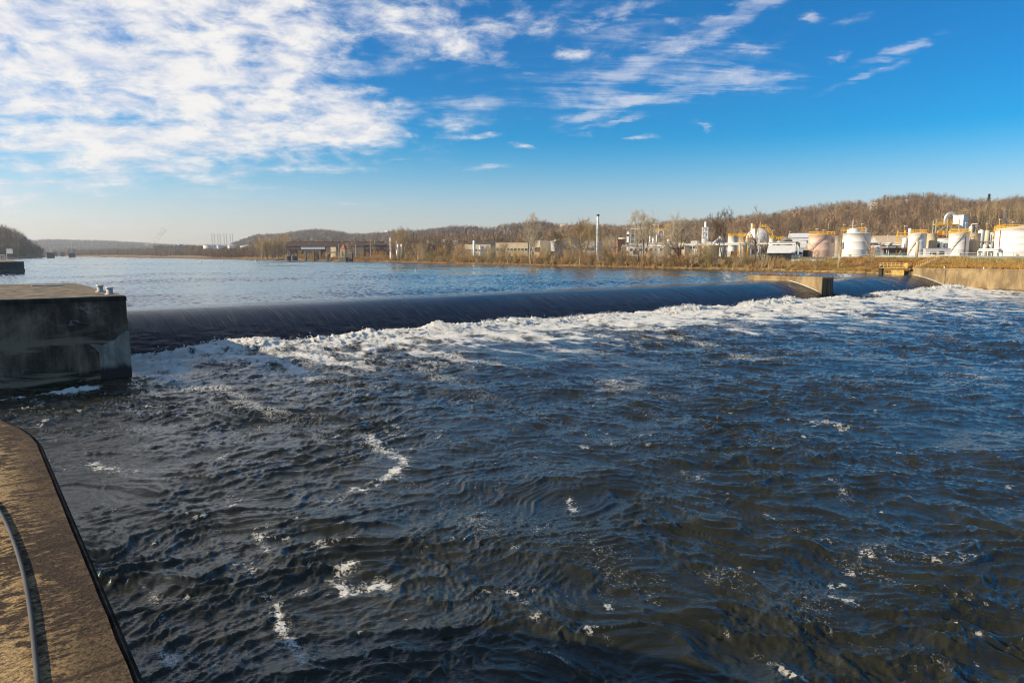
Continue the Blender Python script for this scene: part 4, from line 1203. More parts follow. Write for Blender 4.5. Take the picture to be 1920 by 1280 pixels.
# ================================================================ BUILDINGS AND PLANT
WHITE = M('white_paint', (0.78, 0.77, 0.74), 0.5, 0.06)
TANKW = M('tank_white', (0.80, 0.77, 0.72), 0.45, 0.05, 0.25, zs=0.2)
TANKS = M('tank_stained', (0.78, 0.75, 0.69), 0.5, base2=(0.42, 0.33, 0.25), scale=0.35, zs=0.25, lo=0.52, hi=0.75)
PINK = M('tank_pink', (0.66, 0.42, 0.33), 0.6, base2=(0.72, 0.54, 0.44), scale=0.4, zs=0.3)
CREAM = M('cream_paint', (0.62, 0.50, 0.33), 0.5, base2=(0.52, 0.39, 0.24), scale=0.4, zs=0.4)
TANG = M('tank_grey', (0.36, 0.30, 0.24), 0.6, 0.12, 0.4)
SILVER = M('galvanised', (0.55, 0.55, 0.54), 0.35, 0.1, 1.0, metal=0.6)
YEL = M('safety_yellow', (0.78, 0.43, 0.04), 0.55, 0.12, 1.0)
ORG = M('orange_paint', (0.72, 0.29, 0.02), 0.5, 0.12, 1.0)
STEELG = M('pale_green_steel', (0.42, 0.50, 0.44), 0.5, 0.1, 1.0)
STEELW = M('pale_steel', (0.62, 0.60, 0.55), 0.5, 0.1, 1.0)
STEELD = M('dark_steel', (0.13, 0.115, 0.10), 0.6, 0.2, 1.0)
RUST = M('rusty_sheet', (0.07, 0.034, 0.027), 0.85, base2=(0.12, 0.055, 0.04), scale=0.25, zs=0.5)
RUSTR = M('rusty_roof', (0.040, 0.024, 0.022), 0.9, base2=(0.075, 0.040, 0.034), scale=0.2)
BRICK = M('orange_brick', (0.42, 0.19, 0.08), 0.85, 0.18, 1.5)
REDB = M('red_tile', (0.42, 0.14, 0.065), 0.8, 0.2, 1.5)
STONE = M('pale_stone', (0.50, 0.41, 0.26), 0.85, 0.15, 1.0)
BEIGE = M('beige_wall', (0.60, 0.49, 0.31), 0.7, 0.1, 0.5)
GREYW = M('grey_wall', (0.46, 0.44, 0.42), 0.6, 0.1, 0.5)
BLUEW = M('blue_grey_wall', (0.42, 0.47, 0.52), 0.5, 0.08, 0.5)
LAV = M('pale_sheet', (0.66, 0.68, 0.74), 0.45, 0.05, 0.5)
ROOFT = M('tan_roof', (0.62, 0.48, 0.32), 0.75, 0.12, 0.6)
ROOFD = M('dark_roof', (0.09, 0.085, 0.085), 0.7, 0.2, 0.6)
ROOFW = M('white_roof', (0.80, 0.77, 0.72), 0.5, 0.06, 0.6)
DARK = M('dark_opening', (0.025, 0.026, 0.030), 0.35, 0.2)
GLASS = M('window_glass', (0.04, 0.05, 0.065), 0.12, 0.2)
REDC = M('red_paint', (0.42, 0.07, 0.045), 0.55, 0.15)
MAROON = M('maroon_paint', (0.16, 0.05, 0.045), 0.6, 0.15)
CBLUE = M('bright_blue_paint', (0.08, 0.38, 0.62), 0.45, 0.1)
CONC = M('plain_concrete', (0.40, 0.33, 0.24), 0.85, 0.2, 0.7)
CONCD = M('dark_grey_concrete', (0.12, 0.105, 0.09), 0.85, 0.25, 0.7)  # darker concrete tone for cells, blocks, footings and shed walls
px = lambda n, Y: n / F * Y
def base_at(u, Y, sink=0.0):
    p = at(u, 478, Y)
    return p[0], Y, gz(p[0], Y) - sink
def zat(v, Y): return at(960, v, Y)[2]

def tank(lab, u0, u1, v, Y, mat, roof='cone', rail=None, stair=0, manhole=None, name='storage_tank', cat='tank', roofm=None, group=None, base=None, skirt=False):
    x, y, z = base_at((u0 + u1) / 2, Y)
    if base is not None: z = zat(base, Y)
    r = px(u1 - u0, Y) / 2 * 0.985; h = zat(v, Y) - z
    t = thing(name, lab, cat, (x, y, z), math.atan2(-x, y) * 0.0 - 0.42, group)
    prof = [(r, -0.6)]
    nb = max(2, int(h / 2.2))
    for i in range(1, nb): prof += [(r, h * i / nb - .06), (r * 1.003, h * i / nb - .03), (r * 1.003, h * i / nb + .03), (r, h * i / nb + .06)]
    prof += [(r, h - 0.12), (r * 1.02, h - 0.1), (r * 1.02, h)]
    MB().lathe(prof, 48, top=False).build('shell', mat, t, True)
    rm = roofm or mat
    if roof == 'cone': pr = [(r * 1.02, h), (r * .5, h + r * .09), (0.02, h + r * .16)]
    elif roof == 'dome': pr = [(r * 1.0 * math.cos(a_), h + r * .55 * math.sin(a_)) for a_ in np.linspace(0, 1.54, 9)]
    elif roof == 'steep': pr = [(r * 1.03, h), (r * .25, h + r * .42), (0.02, h + r * .46)]
    else: pr = [(r * 1.02, h), (0.02, h + .05)]
    MB().lathe(pr, 48).build('roof', rm, t, roof == 'dome')
    if rail:
        m_ = MB(); n = max(10, int(r * 4)); zt = h + .02
        ring = [(r * .97 * math.cos(2 * math.pi * k / n), r * .97 * math.sin(2 * math.pi * k / n)) for k in range(n)]
        for k in range(n):
            a_, b_ = ring[k], ring[(k + 1) % n]
            m_.tube([(*a_, zt), (*a_, zt + 1.1)], .075, 4)
            for q in (.55, 1.1): m_.tube([(*a_, zt + q), (*b_, zt + q)], .075, 4, False)
            m_.box(((a_[0] + b_[0]) / 2, (a_[1] + b_[1]) / 2, zt + .1), (r * 6.4 / n, .05, .2), math.atan2(b_[1] - a_[1], b_[0] - a_[0]))
        m_.build('railing', rail, t)
    if stair:
        m_ = MB(); n = max(8, int(h * 2.2)); a0, a1 = (-2.75, -1.35) if stair > 0 else (-1.35, -0.25) if stair == -1 else (-2.2, -.7)
        if stair == -1: a0, a1 = a1, a0
        pts = []
        for k in range(n + 1):
            th = a0 + (a1 - a0) * k / n; z_ = 0.3 + (h - .2) * k / n
            pts.append((1.06 * r * math.cos(th), 1.06 * r * math.sin(th), z_))
            m_.box((1.05 * r * math.cos(th), 1.05 * r * math.sin(th), z_), (.75, .28, .06), th)
        m_.tube([(p[0] * 1.03, p[1] * 1.03, p[2] + 1.0) for p in pts], .05, 4)
        m_.tube([(p[0] * 1.03, p[1] * 1.03, p[2] - .1) for p in pts], .10, 4)
        m_.build('stair', CREAM if mat is not PINK else TANG, t)
    if manhole:
        a_ = -1.57 + manhole
        c = np.array((math.cos(a_), math.sin(a_), 0)); q = c * r
        MB().tube([q * .98 + (0, 0, .9), q + c * .18 + np.array((0, 0, .9))], .42, 14).build('manhole', TANG, t)
    return t
def building(lab, u0, u1, v, Y, depth, wall, roofm=None, roof='flat', vr=None, yaw=-0.55, wins=0, wsize=(1.2, 1.2), wz=0.6, doors=0, name='plant_building', cat='building', base=None, group=None, openings=None, rows=1):
    x, y, z = base_at((u0 + u1) / 2, Y, 0.0)
    if base is not None: z = zat(base, Y)
    W_ = px(u1 - u0, Y); h = zat(v, Y) - z
    rel = math.atan2(x, y) + yaw                       # how far the front turns away from the camera
    w_ = max(1.0, (W_ - depth * abs(math.sin(rel))) / max(.3, math.cos(rel)))
    t = thing(name, lab, cat, (x, y, z), yaw, group)
    hd = depth / 2
    MB().box((0, 0, h / 2 - .3), (w_, depth, h + .6)).build('wall', wall, t)
    rm = roofm or ROOFW
    if roof == 'flat':
        MB().box((0, 0, h + .13), (w_ + .3, depth + .3, .25)).build('roof', rm, t)
    else:
        hr = zat(vr, Y) - z
        if roof == 'gable': prof = [(-hd - .4, h - .1), (0, hr), (hd + .4, h - .1), (hd + .4, h + .08), (0, hr + .22), (-hd - .4, h + .08)]
        else: prof = [(-hd - .4, h), (hd + .3, hr), (hd + .3, hr + .2), (-hd - .4, h + .2)]
        MB().extr(prof, -w_ / 2 - .3, w_ / 2 + .3, 'x').build('roof', rm, t)
        if roof == 'gable':
            g = MB()
            for sx in (-1, 1):
                X0 = sx * w_ / 2
                g.add([(X0 - .01, -hd, h), (X0 - .01, hd, h), (X0 - .01, 0, hr), (X0 + .01, -hd, h), (X0 + .01, hd, h), (X0 + .01, 0, hr)], [(0, 1, 2), (5, 4, 3), (0, 3, 4, 1), (1, 4, 5, 2), (2, 5, 3, 0)])
            g.build('gable', wall, t)
        else:
            g = MB()
            for sx in (-1, 1):
                X0 = sx * (w_ / 2 - .06)
                g.add([(X0, -hd, h), (X0, hd, h), (X0, hd, hr)], [(0, 1, 2)])
            g.add([(-w_ / 2, hd, h), (w_ / 2, hd, h), (w_ / 2, hd, hr), (-w_ / 2, hd, hr)], [(0, 1, 2, 3)])
            g.build('gable', wall, t)
    for rw in range(rows):
        for i in range(wins):
            X0 = -w_ / 2 + w_ * (i + .5) / wins
            zz_ = h * (wz if rows == 1 else (rw + .55) / rows)
            fr = MB().box((X0, -hd - .03, zz_), (wsize[0] + .2, .1, wsize[1] + .2)).build('window', WHITE, t)
            MB().box((X0, -hd - .06, zz_), (wsize[0], .1, wsize[1])).build('pane', GLASS, fr)
    for i in range(doors):
        X0 = -w_ / 2 + w_ * (i + .5) / doors
        MB().box((X0, -hd - .04, 1.3), (2.2, .12, 2.6)).build('door', DARK, t)
    for (fx, zf, ww, hh) in (openings or []):
        MB().box((fx * w_ / 2, -hd - .05, h * zf), (ww, .12, hh)).build('opening', DARK, t)
    return t
def stack(lab, u, v, Y, r, mat, capm=None, name='chimney_stack', cat='chimney', rings=0, base=None, taper=.8, guy=False, group=None):
    x, y, z = base_at(u, Y)
    if base is not None: z = zat(base, Y)
    h = zat(v, Y) - z
    t = thing(name, lab, cat, (x, y, z), 0, group)
    MB().lathe([(r, -.5), (r, 0), (r * taper, h)], 20).build('shaft', mat, t, True)
    if capm: MB().lathe([(r * taper * 1.35, h - .9), (r * taper * 1.35, h), (r * taper * .8, h + .12)], 20).build('cap', capm, t)
    for i in range(rings):
        zz_ = h * (i + 1) / (rings + 1); q = r * (1 - (1 - taper) * zz_ / h)
        MB().lathe([(q * 1.0, zz_ - .12), (q * 1.12, zz_ - .1), (q * 1.12, zz_ + .1), (q * 1.0, zz_ + .12)], 20, top=False).build('ring', STEELW, t)
    return t
def frame(lab, u0, u1, v, Y, depth, mat, floors, platm, bays=2, brace=True, name='process_rack', cat='steel frame', yaw=-0.42, base=None, rail=None):
    x, y, z = base_at((u0 + u1) / 2, Y)
    if base is not None: z = zat(base, Y)
    W_ = px(u1 - u0, Y); h = zat(v, Y) - z; hd = depth / 2
    t = thing(name, lab, cat, (x, y, z), yaw)
    for i in range(bays + 1):
        for sy in (-1, 1):
            MB().box((-W_ / 2 + W_ * i / bays, sy * hd, h / 2), (.28, .28, h)).build('column', mat, t)
    for f in floors:
        MB().box((0, 0, h * f), (W_ + .5, depth + .5, .22)).build('platform', platm, t)
        if rail:
            m_ = MB()
            for zz_ in (.5, 1.05):
                for sy in (-1, 1): m_.box((0, sy * (hd + .2), h * f + zz_), (W_ + .5, .07, .09))
            for i in range(bays * 2 + 1):
                for sy in (-1, 1): m_.box((-W_ / 2 + W_ * i / bays / 2, sy * (hd + .2), h * f + .55), (.07, .07, 1.1))
            m_.build('railing', rail, t)
    if brace:
        fl = [0] + list(floors); m_ = MB()
        for a_, b_ in zip(fl[:-1], fl[1:]):
            for i in range(bays):
                X0, X1 = -W_ / 2 + W_ * i / bays, -W_ / 2 + W_ * (i + 1) / bays
                m_.tube([(X0, -hd, h * a_), (X1, -hd, h * b_)], .08, 4); m_.tube([(X1, -hd - .1, h * a_), (X0, -hd - .1, h * b_)], .08, 4)
        m_.build('brace', mat, t)
    return t
def pole(lab, u, v, Y, r=.10, mat=None, name='lamp_post', cat='pole', lamp=True, base=None, group=None):
    x, y, z = base_at(u, Y)
    if base is not None: z = zat(base, Y)
    h = zat(v, Y) - z
    t = thing(name, lab, cat, (x, y, z), 0, group)
    MB().tube([(0, 0, 0), (0, 0, h)], [r, r * .7], 8).build('shaft', mat or STEELW, t)
    if lamp:
        MB().box((.3, 0, h), (.9, .35, .3)).build('lamp_head', WHITE, t)
    else:
        MB().box((0, 0, h * .93), (1.9, .14, .16)).build('crossarm', STEELD, t)
    return t
def rack(lab, ua, ub, v, Ya, Yb, mat, pipes, spacing=6.0, name='pipe_rack', vb=None):
    a_, b_ = at(ua, v, Ya), at(ub, v, Yb)
    L = float(np.linalg.norm((b_ - a_)[:2])); yaw = math.atan2(b_[1] - a_[1], b_[0] - a_[0])
    zb = gz(*((a_ + b_) / 2)[:2]); h = a_[2] - zb
    t = thing(name, lab, 'pipe rack', (a_[0], a_[1], zb), yaw)
    n = max(1, int(L / spacing))
    for i in range(n + 1):
        m_ = MB()
        for sy in (0, 1.6): m_.box((L * i / n, sy, h / 2 - .3), (.26, .26, h + .6))
        m_.box((L * i / n, .8, h - .35), (.2, 1.6, .2))
        m_.build('bent', mat, t)
    for sy in (0, 1.6): MB().box((L / 2, sy, h + .02), (L, .22, .34)).build('beam', mat, t)
    for k, (pm, rr) in enumerate(pipes):
        MB().tube([(0, .3 + k * .5, h + .22 + rr), (L, .3 + k * .5, h + .22 + rr)], rr, 8).build('pipe', pm, t, True)
    return t
def vessel(lab, u0, u1, v, Y, mat, name='process_vessel', base=None, neck=False, legs=False):
    x, y, z = base_at((u0 + u1) / 2, Y)
    if base is not None: z = zat(base, Y)
    r = px(u1 - u0, Y) / 2; h = zat(v, Y) - z
    t = thing(name, lab, 'vessel', (x, y, z), -0.4)
    b_ = h * .25 if legs else -.4
    MB().lathe([(r * .3, b_ - r * .3 if legs else b_), (r, b_ + (r * .3 if legs else 0)), (r, h - r * .5), (r * .8, h - r * .2), (r * .35, h), (r * .3, h + r * .15)], 24).build('shell', mat, t, True)
    if legs:
        for k in range(4):
            th = .78 + k * 1.571
            MB().box((r * .85 * math.cos(th), r * .85 * math.sin(th), h * .15 - .2), (.2, .2, h * .3 + .5)).build('leg', STEELG, t)
    if neck:
        MB().tube([(0, 0, h - .2), (0, 0, h + .4), (.25, 0, h + .7), (1.7, 0, h + .7), (1.95, 0, h + .5)], .17, 10).build('gooseneck', mat, t, True)
    return t

# ---- right hand tank farm -------------------------------------------------
tank('white tank with brown streaks and yellow ladder, left of the sphere tank', 1364, 1382, 443.5, 262, TANKS, 'cone', YEL, 0, .25)
tank('grey streaked tank between the streaked white tank and the sphere', 1384, 1402, 443, 285, TANG, 'cone', YEL)
x, y, z = base_at(1420, 276)
sp = thing('sphere_tank', 'large white spherical gas tank with yellow walkway over its top', 'tank', (x, y, z), -0.42)
R_ = px(43, 276) / 2; zc = zat(448.5, 276) - z
MB().lathe([(R_ * math.cos(a_), zc + R_ * math.sin(a_)) for a_ in np.linspace(-1.56, 1.56, 25)], 40).build('shell', TANKW, sp, True)
for k in range(8):
    th = k * math.pi / 4 + .2
    MB().tube([(R_ * 1.0 * math.cos(th), R_ * 1.0 * math.sin(th), -.5), (R_ * .97 * math.cos(th), R_ * .97 * math.sin(th), zc)], .22, 8).build('leg', STEELW, sp, True)
m_ = MB(); m_.box((0, 0, zc + R_ + .1), (R_ * 1.1, 2.4, .16))
for sy in (-1.2, 1.2):
    for zz_ in (.55, 1.15): m_.box((0, sy, zc + R_ + zz_), (R_ * 1.1, .1, .12))
    for k in range(6): m_.box((-R_ * .55 + R_ * 1.1 * k / 5, sy, zc + R_ + .6), (.1, .1, 1.2))
m_.build('platform', YEL, sp)
m_ = MB()
arc = [(R_ * 1.08 * math.sin(a_), -0.6, zc + R_ * 1.08 * math.cos(a_)) for a_ in np.linspace(.55, 1.75, 12)]
for q in (0, 1.0): m_.tube([(p[0] + q * .5, p[1] - .5, p[2] + q * .8) for p in arc], .11, 5); m_.tube([(p[0] + q * .5, p[1] + .5, p[2] + q * .8) for p in arc], .11, 5)
for p in arc: m_.box(p, (.5, 1.1, .1)); m_.tube([(p[0], p[1] - .5, p[2]), (p[0] + .5, p[1] - .5, p[2] + .8)], .06, 4)
m_.build('stair', YEL, sp)
m_ = MB()
for xx in (-R_ * .5, -R_ * .28, R_ * .12): m_.tube([(xx, .3, zc + R_ * .8), (xx, .3, zc + R_ + 2.2 + xx * .2)], .14, 6)
m_.build('vent_pipe', STEELW, sp)
stack('white vent pipe with bent top standing left of the sphere tank', 1407.5, 419.5, 288, .42, WHITE, None, 'vent_stack', 'pipe', 0, None, 1.0)
tank('small white tank with yellow top right of the sphere stair', 1441, 1453, 447, 262, TANKS, 'flat', YEL)
tank('silver cone roofed tank right of the sphere tank', 1462, 1484, 450.5, 258, SILVER, 'steep', None, 0, None)
tank('small cream tank in front of the pale warehouse left end', 1453, 1463, 452, 275, CREAM, 'cone', YEL)
building('pale sheet metal warehouse with two tiny windows behind the pink tank', 1480, 1532, 446, 315, 16, LAV, ROOFW, 'gable', 438, -0.42, 2, (1.2, 1.0), .75)
building('white sloped roof shed with dark open front below the silver tank', 1441, 1488, 474.5, 232, 7, CONCD, ROOFW, 'shed', 461, -0.42, openings=[(-.45, .45, 4.2, 2.2), (.3, .45, 4.0, 2.2)])
building('pale blue box container beside the pipe rack end', 1488, 1505, 465.5, 246, 4, BLUEW, STEELG, 'flat', None, -0.42, 2, (.9, .8), .45, cat='container', name='equipment_container')
building('small cabin with rusty red door left of the pink tank', 1506, 1516, 465, 250, 4, STONE, ROOFT, 'flat', None, -0.42, 0, doors=1, name='cabin')
tank('faded pink tank with stair, yellow rail and dark ladder box', 1516, 1562, 440.5, 246, PINK, 'flat', YEL, 1, None)
x, y, z = base_at(1558, 240)
lb = thing('ladder_box', 'dark box platform fixed high on the pink tank right side', 'platform', (x + .2, y - .2, zat(456, 240)), -0.42)
MB().box((0, 0, .9), (.9, 1.0, 1.9)).build('cage', STEELD, lb); MB().box((0, 0, -.1), (1.3, 1.3, .12)).build('floor_plate', YEL, lb)
tank('dull brown grey tank between the pink tank and the big white tank', 1562, 1582, 442, 264, TANG, 'flat', None)
tank('big white tank with mast and yellow platform behind it', 1580, 1628, 437.5, 240, TANKW, 'cone', None, -1, -.45)
x, y, z = base_at(1598, 246)
fr_z = zat(437, 240)
q = thing('roof_drum', 'small white drum with mast on top of the big white tank', 'vessel', (at(1600, 437, 240)[0], 240, fr_z + .1), -0.42)
r_ = px(22, 240) / 2
MB().lathe([(r_, 0), (r_, .9), (r_ * .8, 1.25), (r_ * .3, 1.5)], 24).build('shell', WHITE, q, True)
MB().tube([(-.3, 0, 1.2), (-.3, 0, 4.6)], .10, 6).build('mast', WHITE, q); MB().box((-.3, 0, 2.4), (1.8, .8, .1)).build('mast_platform', STEELW, q)
frame('yellow access platform behind the top of the big white tank', 1577, 1617, 432.5, 252, 2.6, YEL, (.72, .99), YEL, 4, False, 'access_platform', 'platform', rail=YEL)
stack('short silver vent stack at the right rim of the big white tank', 1622, 427, 247, .42, SILVER, None, 'vent_stack', 'pipe', 0, None, 1.0)
building('long low warehouse with tan sagging roof behind the pipe racks', 1628, 1720, 459.5, 292, 22, GREYW, ROOFT, 'gable', 443, -0.25, 0, openings=[(-.55, .45, 4, 2.4), (-.1, .45, 3.4, 2.4), (.3, .45, 3.2, 2.4), (.7, .45, 3, 3)])
rack('pale pipe rack in front of the tan roofed warehouse', 1629, 1700, 459, 254, 244, STEELW, ((STEELW, .2), (WHITE, .26), (STEELG, .2)))
rack('lower rusty pipe rack in front of the tan roofed warehouse', 1632, 1698, 468, 249, 240, STEELD, ((REDC, .18), (STEELD, .2), (STEELW, .16)), 4.0)
tank('white tank with stair left of the cream silo', 1703, 1733, 438.5, 232, TANKW, 'cone', None, 1)
tank('tall cream silo beside the orange tanks', 1736, 1754, 437.5, 236, CREAM, 'flat', None, 0, None, 'silo', 'silo')
vessel('white pump vessel beside yellow frame left of the white stair tank', 1690, 1700, 446, 243, WHITE)
frame('yellow pump frame at the left of the stair tank', 1682, 1706, 432, 250, 3, YEL, (.45, .80), STEELW, 2, True, 'process_rack', rail=YEL)
vessel('white round topped vessel in the yellow pump frame', 1700, 1706, 428, 256, WHITE)
building('dull grey blue office between the white tanks', 1734, 1777, 467, 221, 6, GREYW, BLUEW, 'flat', None, -0.42, 0, openings=[(.3, .42, 1.3, 2.0), (-.4, .5, 1.6, 1.0)], name='site_office')
rack('pale pipe bridge behind the grey office', 1752, 1782, 452, 246, 242, STEELW, ((STEELW, .2), (WHITE, .2)), 3.0)
frame('tall process frame with orange tanks and yellow platforms', 1751, 1787, 411.5, 262, 7, STEELG, (.42, .60, .86), YEL, 2, True, 'process_rack', rail=YEL)
tank('orange process tank, left of the pair in the tall frame', 1754.5, 1763, 433, 261, ORG, 'dome', None, 0, None, 'process_tank', 'tank', None, 'orange tanks in the tall frame', base=446)
tank('orange process tank, right of the pair in the tall frame', 1763.5, 1770.5, 434.5, 263, ORG, 'dome', None, 0, None, 'process_tank', 'tank', None, 'orange tanks in the tall frame', base=446)
building('maroon equipment skirt at the foot of the orange tanks', 1753, 1781, 446, 258, 4, WHITE, MAROON, 'flat', None, -0.42, 0, name='equipment_house', openings=[(-.4, .6, 2.2, 1.4), (.4, .6, 1.6, 1.4)])
building('tall white box tower with shaded right side', 1784, 1808, 405, 262, 5.2, WHITE, WHITE, 'flat', None, DAMYAW - math.pi / 2, 0, name='process_tower', cat='tower', openings=None)
x, y, z = base_at(1779, 262)
q = thing('bent_duct', 'big silver duct bending over into the tall white box tower', 'duct', (at(1771, 430, 264)[0], 264, zat(418, 264)), -0.42)
L = px(17, 264)
MB().tube([(0, 0, -2)] + [(L / 2 - L / 2 * math.cos(a_), 0, 1.2 + 2.4 * math.sin(a_)) for a_ in np.linspace(0, math.pi, 14)] + [(L, 0, -.5)], .62, 14).build('pipe', SILVER, q, True)
tank('white tank with dark stair in front of the white box tower', 1779, 1812, 438, 228, TANKW, 'cone', YEL, 1, .2)
stack('rusty brown standpipe between the white stair tank and cream silo', 1808, 442, 224, .16, RUST, None, 'standpipe', 'pipe', 0, None, 1.0)
tank('cream tank with shaded right side, right of the standpipe', 1813, 1834, 437, 232, CREAM, 'flat', None, 0, None, 'silo', 'silo')
vessel('white vessel with long gooseneck pipe', 1813, 1820, 424, 240, WHITE, neck=True)
vessel('white vessel on yellow skirt right of the gooseneck', 1831, 1842, 431, 250, TANKW)
vessel('yellow banded vessel in the yellow railed platform', 1843, 1853, 432, 254, CREAM)
frame('yellow railed platform between the cream silo and far right tank', 1818, 1866, 437, 262, 5, YEL, (.62, .97), YEL, 5, True, 'access_platform', 'platform', rail=YEL)
frame('pale pipe framework in front of the yellow vessels', 1835, 1866, 452, 232, 4, STEELW, (.35, .62, .97), STEELW, 3, True, 'process_rack')
building('white control cabin with small windows near the far right tank', 1855, 1866, 437, 250, 4, WHITE, WHITE, 'flat', None, -.42, 2, (.7, .8), .8, name='cabin')
tank('narrow white tank with stair left of the huge far right tank', 1864, 1880, 433, 226, TANKW, 'cone', None, 1)
tank('huge white tank at the far right with red corner pipe', 1871, 1958, 429.5, 220, TANKW, 'cone', YEL, 0, -.35)
stack('thin red pipe running up the edge of the huge right tank', 1872, 432, 208, .13, REDC, None, 'standpipe', 'pipe', 0, None, 1.0)
frame('yellow platform with slanted post at the huge tank rim', 1864, 1876, 424, 232, 2.5, YEL, (.80, .93), YEL, 1, False, 'access_platform', 'platform', rail=YEL)
pole('white lamp on a slanted yellow post over the huge tank', 1869, 411.5, 232, .14, YEL)
pole('thin red lamp post behind the huge right tank', 1894, 416, 250, .09, REDC)
pole('thin pale lamp post right of the white box tower', 1806, 418, 245, .08, STEELW)
pole('yellow gin pole beside the cream silo', 1727, 422, 250, .10, YEL, 'lamp_post', 'pole', False)
pole('thin yellow pole on the big tank platform', 1612, 420, 253, .09, YEL)
pole('small yellow lamp above the pink tank', 1579, 421, 258, .07, YEL)
pole('yellow standing lamp on the pink tank rim', 1528, 429, 249, .07, YEL)
for (u0, u1, v, Y, mt, bs, lab) in ((1640, 1650, 463, 238, WHITE, None, 'short white vessel standing at the left of the lower rusty rack'), (1716, 1722, 452, 226, CREAM, None, 'slim cream vessel in front of the white stair tank'), (1456, 1462, 456, 262, WHITE, None, 'slim white vessel just left of the silver tank'),
    (1493, 1499, 452, 262, CREAM, None, 'cream vessel behind the pale blue container'), (1842, 1848, 458, 224, WHITE, None, 'short white vessel under the pale pipe framework, left one'), (1853, 1859, 458, 224, SILVER, None, 'short silver vessel under the pale pipe framework, right one'), (1761, 1767, 455, 232, WHITE, None, 'white vessel behind the grey blue office, left one'), (1769, 1775, 456, 232, SILVER, None, 'silver vessel behind the grey blue office, right one')):
    vessel(lab, u0, u1, v, Y, mt)
for (u, v, Y, lab) in ((1447, 432, 268, 'thin yellow pole right of the sphere tank'), (1478, 434, 272, 'thin white pole behind the silver tank'), (1541, 431, 252, 'thin pale pole rising behind the pink tank'), (1662, 441, 262, 'thin pale pole over the tan roofed warehouse'), (1693, 424, 250, 'yellow pole over the yellow pump frame'), (1826, 424, 248, 'pale pole over the cream tank'), (1846, 419, 256, 'yellow pole over the yellow railed platform'), (1916, 413, 226, 'white pole on the huge tank roof')):
    pole(lab, u, v, Y, .09, YEL if 'yellow pole' in lab else STEELW)
for (u0, u1, v, Y, lab) in ((1366, 1400, 442, 274, 'yellow catwalk linking the streaked tanks'), (1452, 1480, 448, 268, 'yellow catwalk behind the silver tank'), (1780, 1812, 434, 236, 'yellow catwalk over the white stair tank'), (1708, 1732, 436, 240, 'yellow catwalk over the white tank left of the silo')):
    frame(lab, u0, u1, v, Y, 1.6, YEL, (.985,), YEL, 4, False, 'catwalk', 'walkway', rail=YEL)
rack('pale pipe rack between the sphere tank and the pale warehouse', 1446, 1512, 455, 270, 258, STEELW, ((STEELW, .2), (CREAM, .2)), 4.0)
rack('low white pipe rack before the vessels at far right', 1834, 1872, 470, 212, 206, STEELW, ((WHITE, .2), (STEELW, .2), (REDC, .15)), 3.0)
# railings and pipe line along the top of the bank
def fence_line(lab, pts, h, mat, mat2, sp=3.0, name='guard_rail', cat='railing'):
    w_ = [np.array(p, float) for p in pts]
    x0, y0 = w_[0][0], w_[0][1]
    t = thing(name, lab, cat, (x0, y0, 0), 0)
    pp, rr, lo_ = MB(), MB(), MB()
    for a_, b_ in zip(w_[:-1], w_[1:]):
        L = np.linalg.norm((b_ - a_)[:2]); n = max(1, int(L / sp))
        for i in range(n + 1):
            p = a_ + (b_ - a_) * i / n; p = p - (x0, y0, 0)
            pp.box((p[0], p[1], p[2] + h / 2 - .2), (.12, .12, h + .4))
        yw = math.atan2(b_[1] - a_[1], b_[0] - a_[0]); c = (a_ + b_) / 2 - (x0, y0, 0)
        for q in (.55, 1.0): rr.box((c[0], c[1], c[2] + h * q), (L, .08, .11), yw)
        lo_.box((c[0], c[1] - .1, c[2] + .35), (L, .12, .55), yw)
    pp.build('post', mat, t); rr.build('rail', mat, t)
    if mat2: lo_.build('kick_plate', mat2, t)
    return t
def gp(u, Y, dz=0.0):
    x, y, z = base_at(u, Y); return (x, y, z + dz)
fence_line('pale green railing running along the bank top below the tanks', [gp(1484, 221), gp(1560, 214), gp(1640, 209), gp(1716, 203)], 1.3, STEELG, STEELG)
fence_line('white railing with green base along the bank top at far right', [gp(1722, 200), gp(1800, 193), gp(1870, 190), gp(1960, 187)], 1.5, WHITE, STEELG)
rack('long pale pipe bridge along the bank before the sphere tank', 1272, 1492, 460, 283, 236, STEELW, ((STEELW, .22), (WHITE, .2), (STEELG, .2)), 7.0)
rack('long pale pipe bridge along the bank before the process plant', 1166, 1268, 462, 305, 285, STEELW, ((STEELW, .22), (SILVER, .25), (STEELG, .2)), 7.0)
# yellow gate platform at the abutment
a_ = st(169.8, -3.2); b0 = st(169.8, -9.5)
zg = 4.6
yg = thing('gate_platform', 'yellow railed platform over a yellow gate left of the abutment', 'platform', (a_[0], a_[1], 0), DAMYAW)
m_ = MB(); m_.box((.9, 2.4, 3.35), (.8, 3.0, 1.6)); m_.build('gate', M('aged_yellow', (0.50, 0.33, 0.09), .8, .3, 1.5), yg)
m_ = MB(); m_.box((.9, 3.2, zg + .06), (1.9, 6.6, .14)); m_.build('deck', MATS['aged_yellow'], yg)
m_ = MB()
for q in (.45, .85, 1.25):
    for xx in (-.1, 1.9): m_.box((xx, 3.2, zg + q), (.07, 6.6, .08))
for k in range(8):
    for xx in (-.1, 1.9): m_.box((xx, -.05 + 6.5 * k / 7, zg + .7), (.09, .09, 1.3))
m_.build('railing', MATS['aged_yellow'], yg)
m_ = MB(); m_.tube([(.9, .6, zg + .8), (.7, .6, zg + .8)], .55, 14); m_.tube([(.9, .6, zg), (.9, .6, zg + 1.0)], .14, 6); m_.build('handwheel', YEL, yg)
x, y = st(170.0, -9.6)
q = thing('gate_pier', 'dark concrete post at the left end of the yellow gate', 'post', (x, y, 0), DAMYAW)
MB().box((.5, 0, 3.2), (1.0, .8, 4.0)).build('body', C_DARK, q); MB().box((.5, 0, 5.4), (.8, .6, .4)).build('cap', CONC, q)
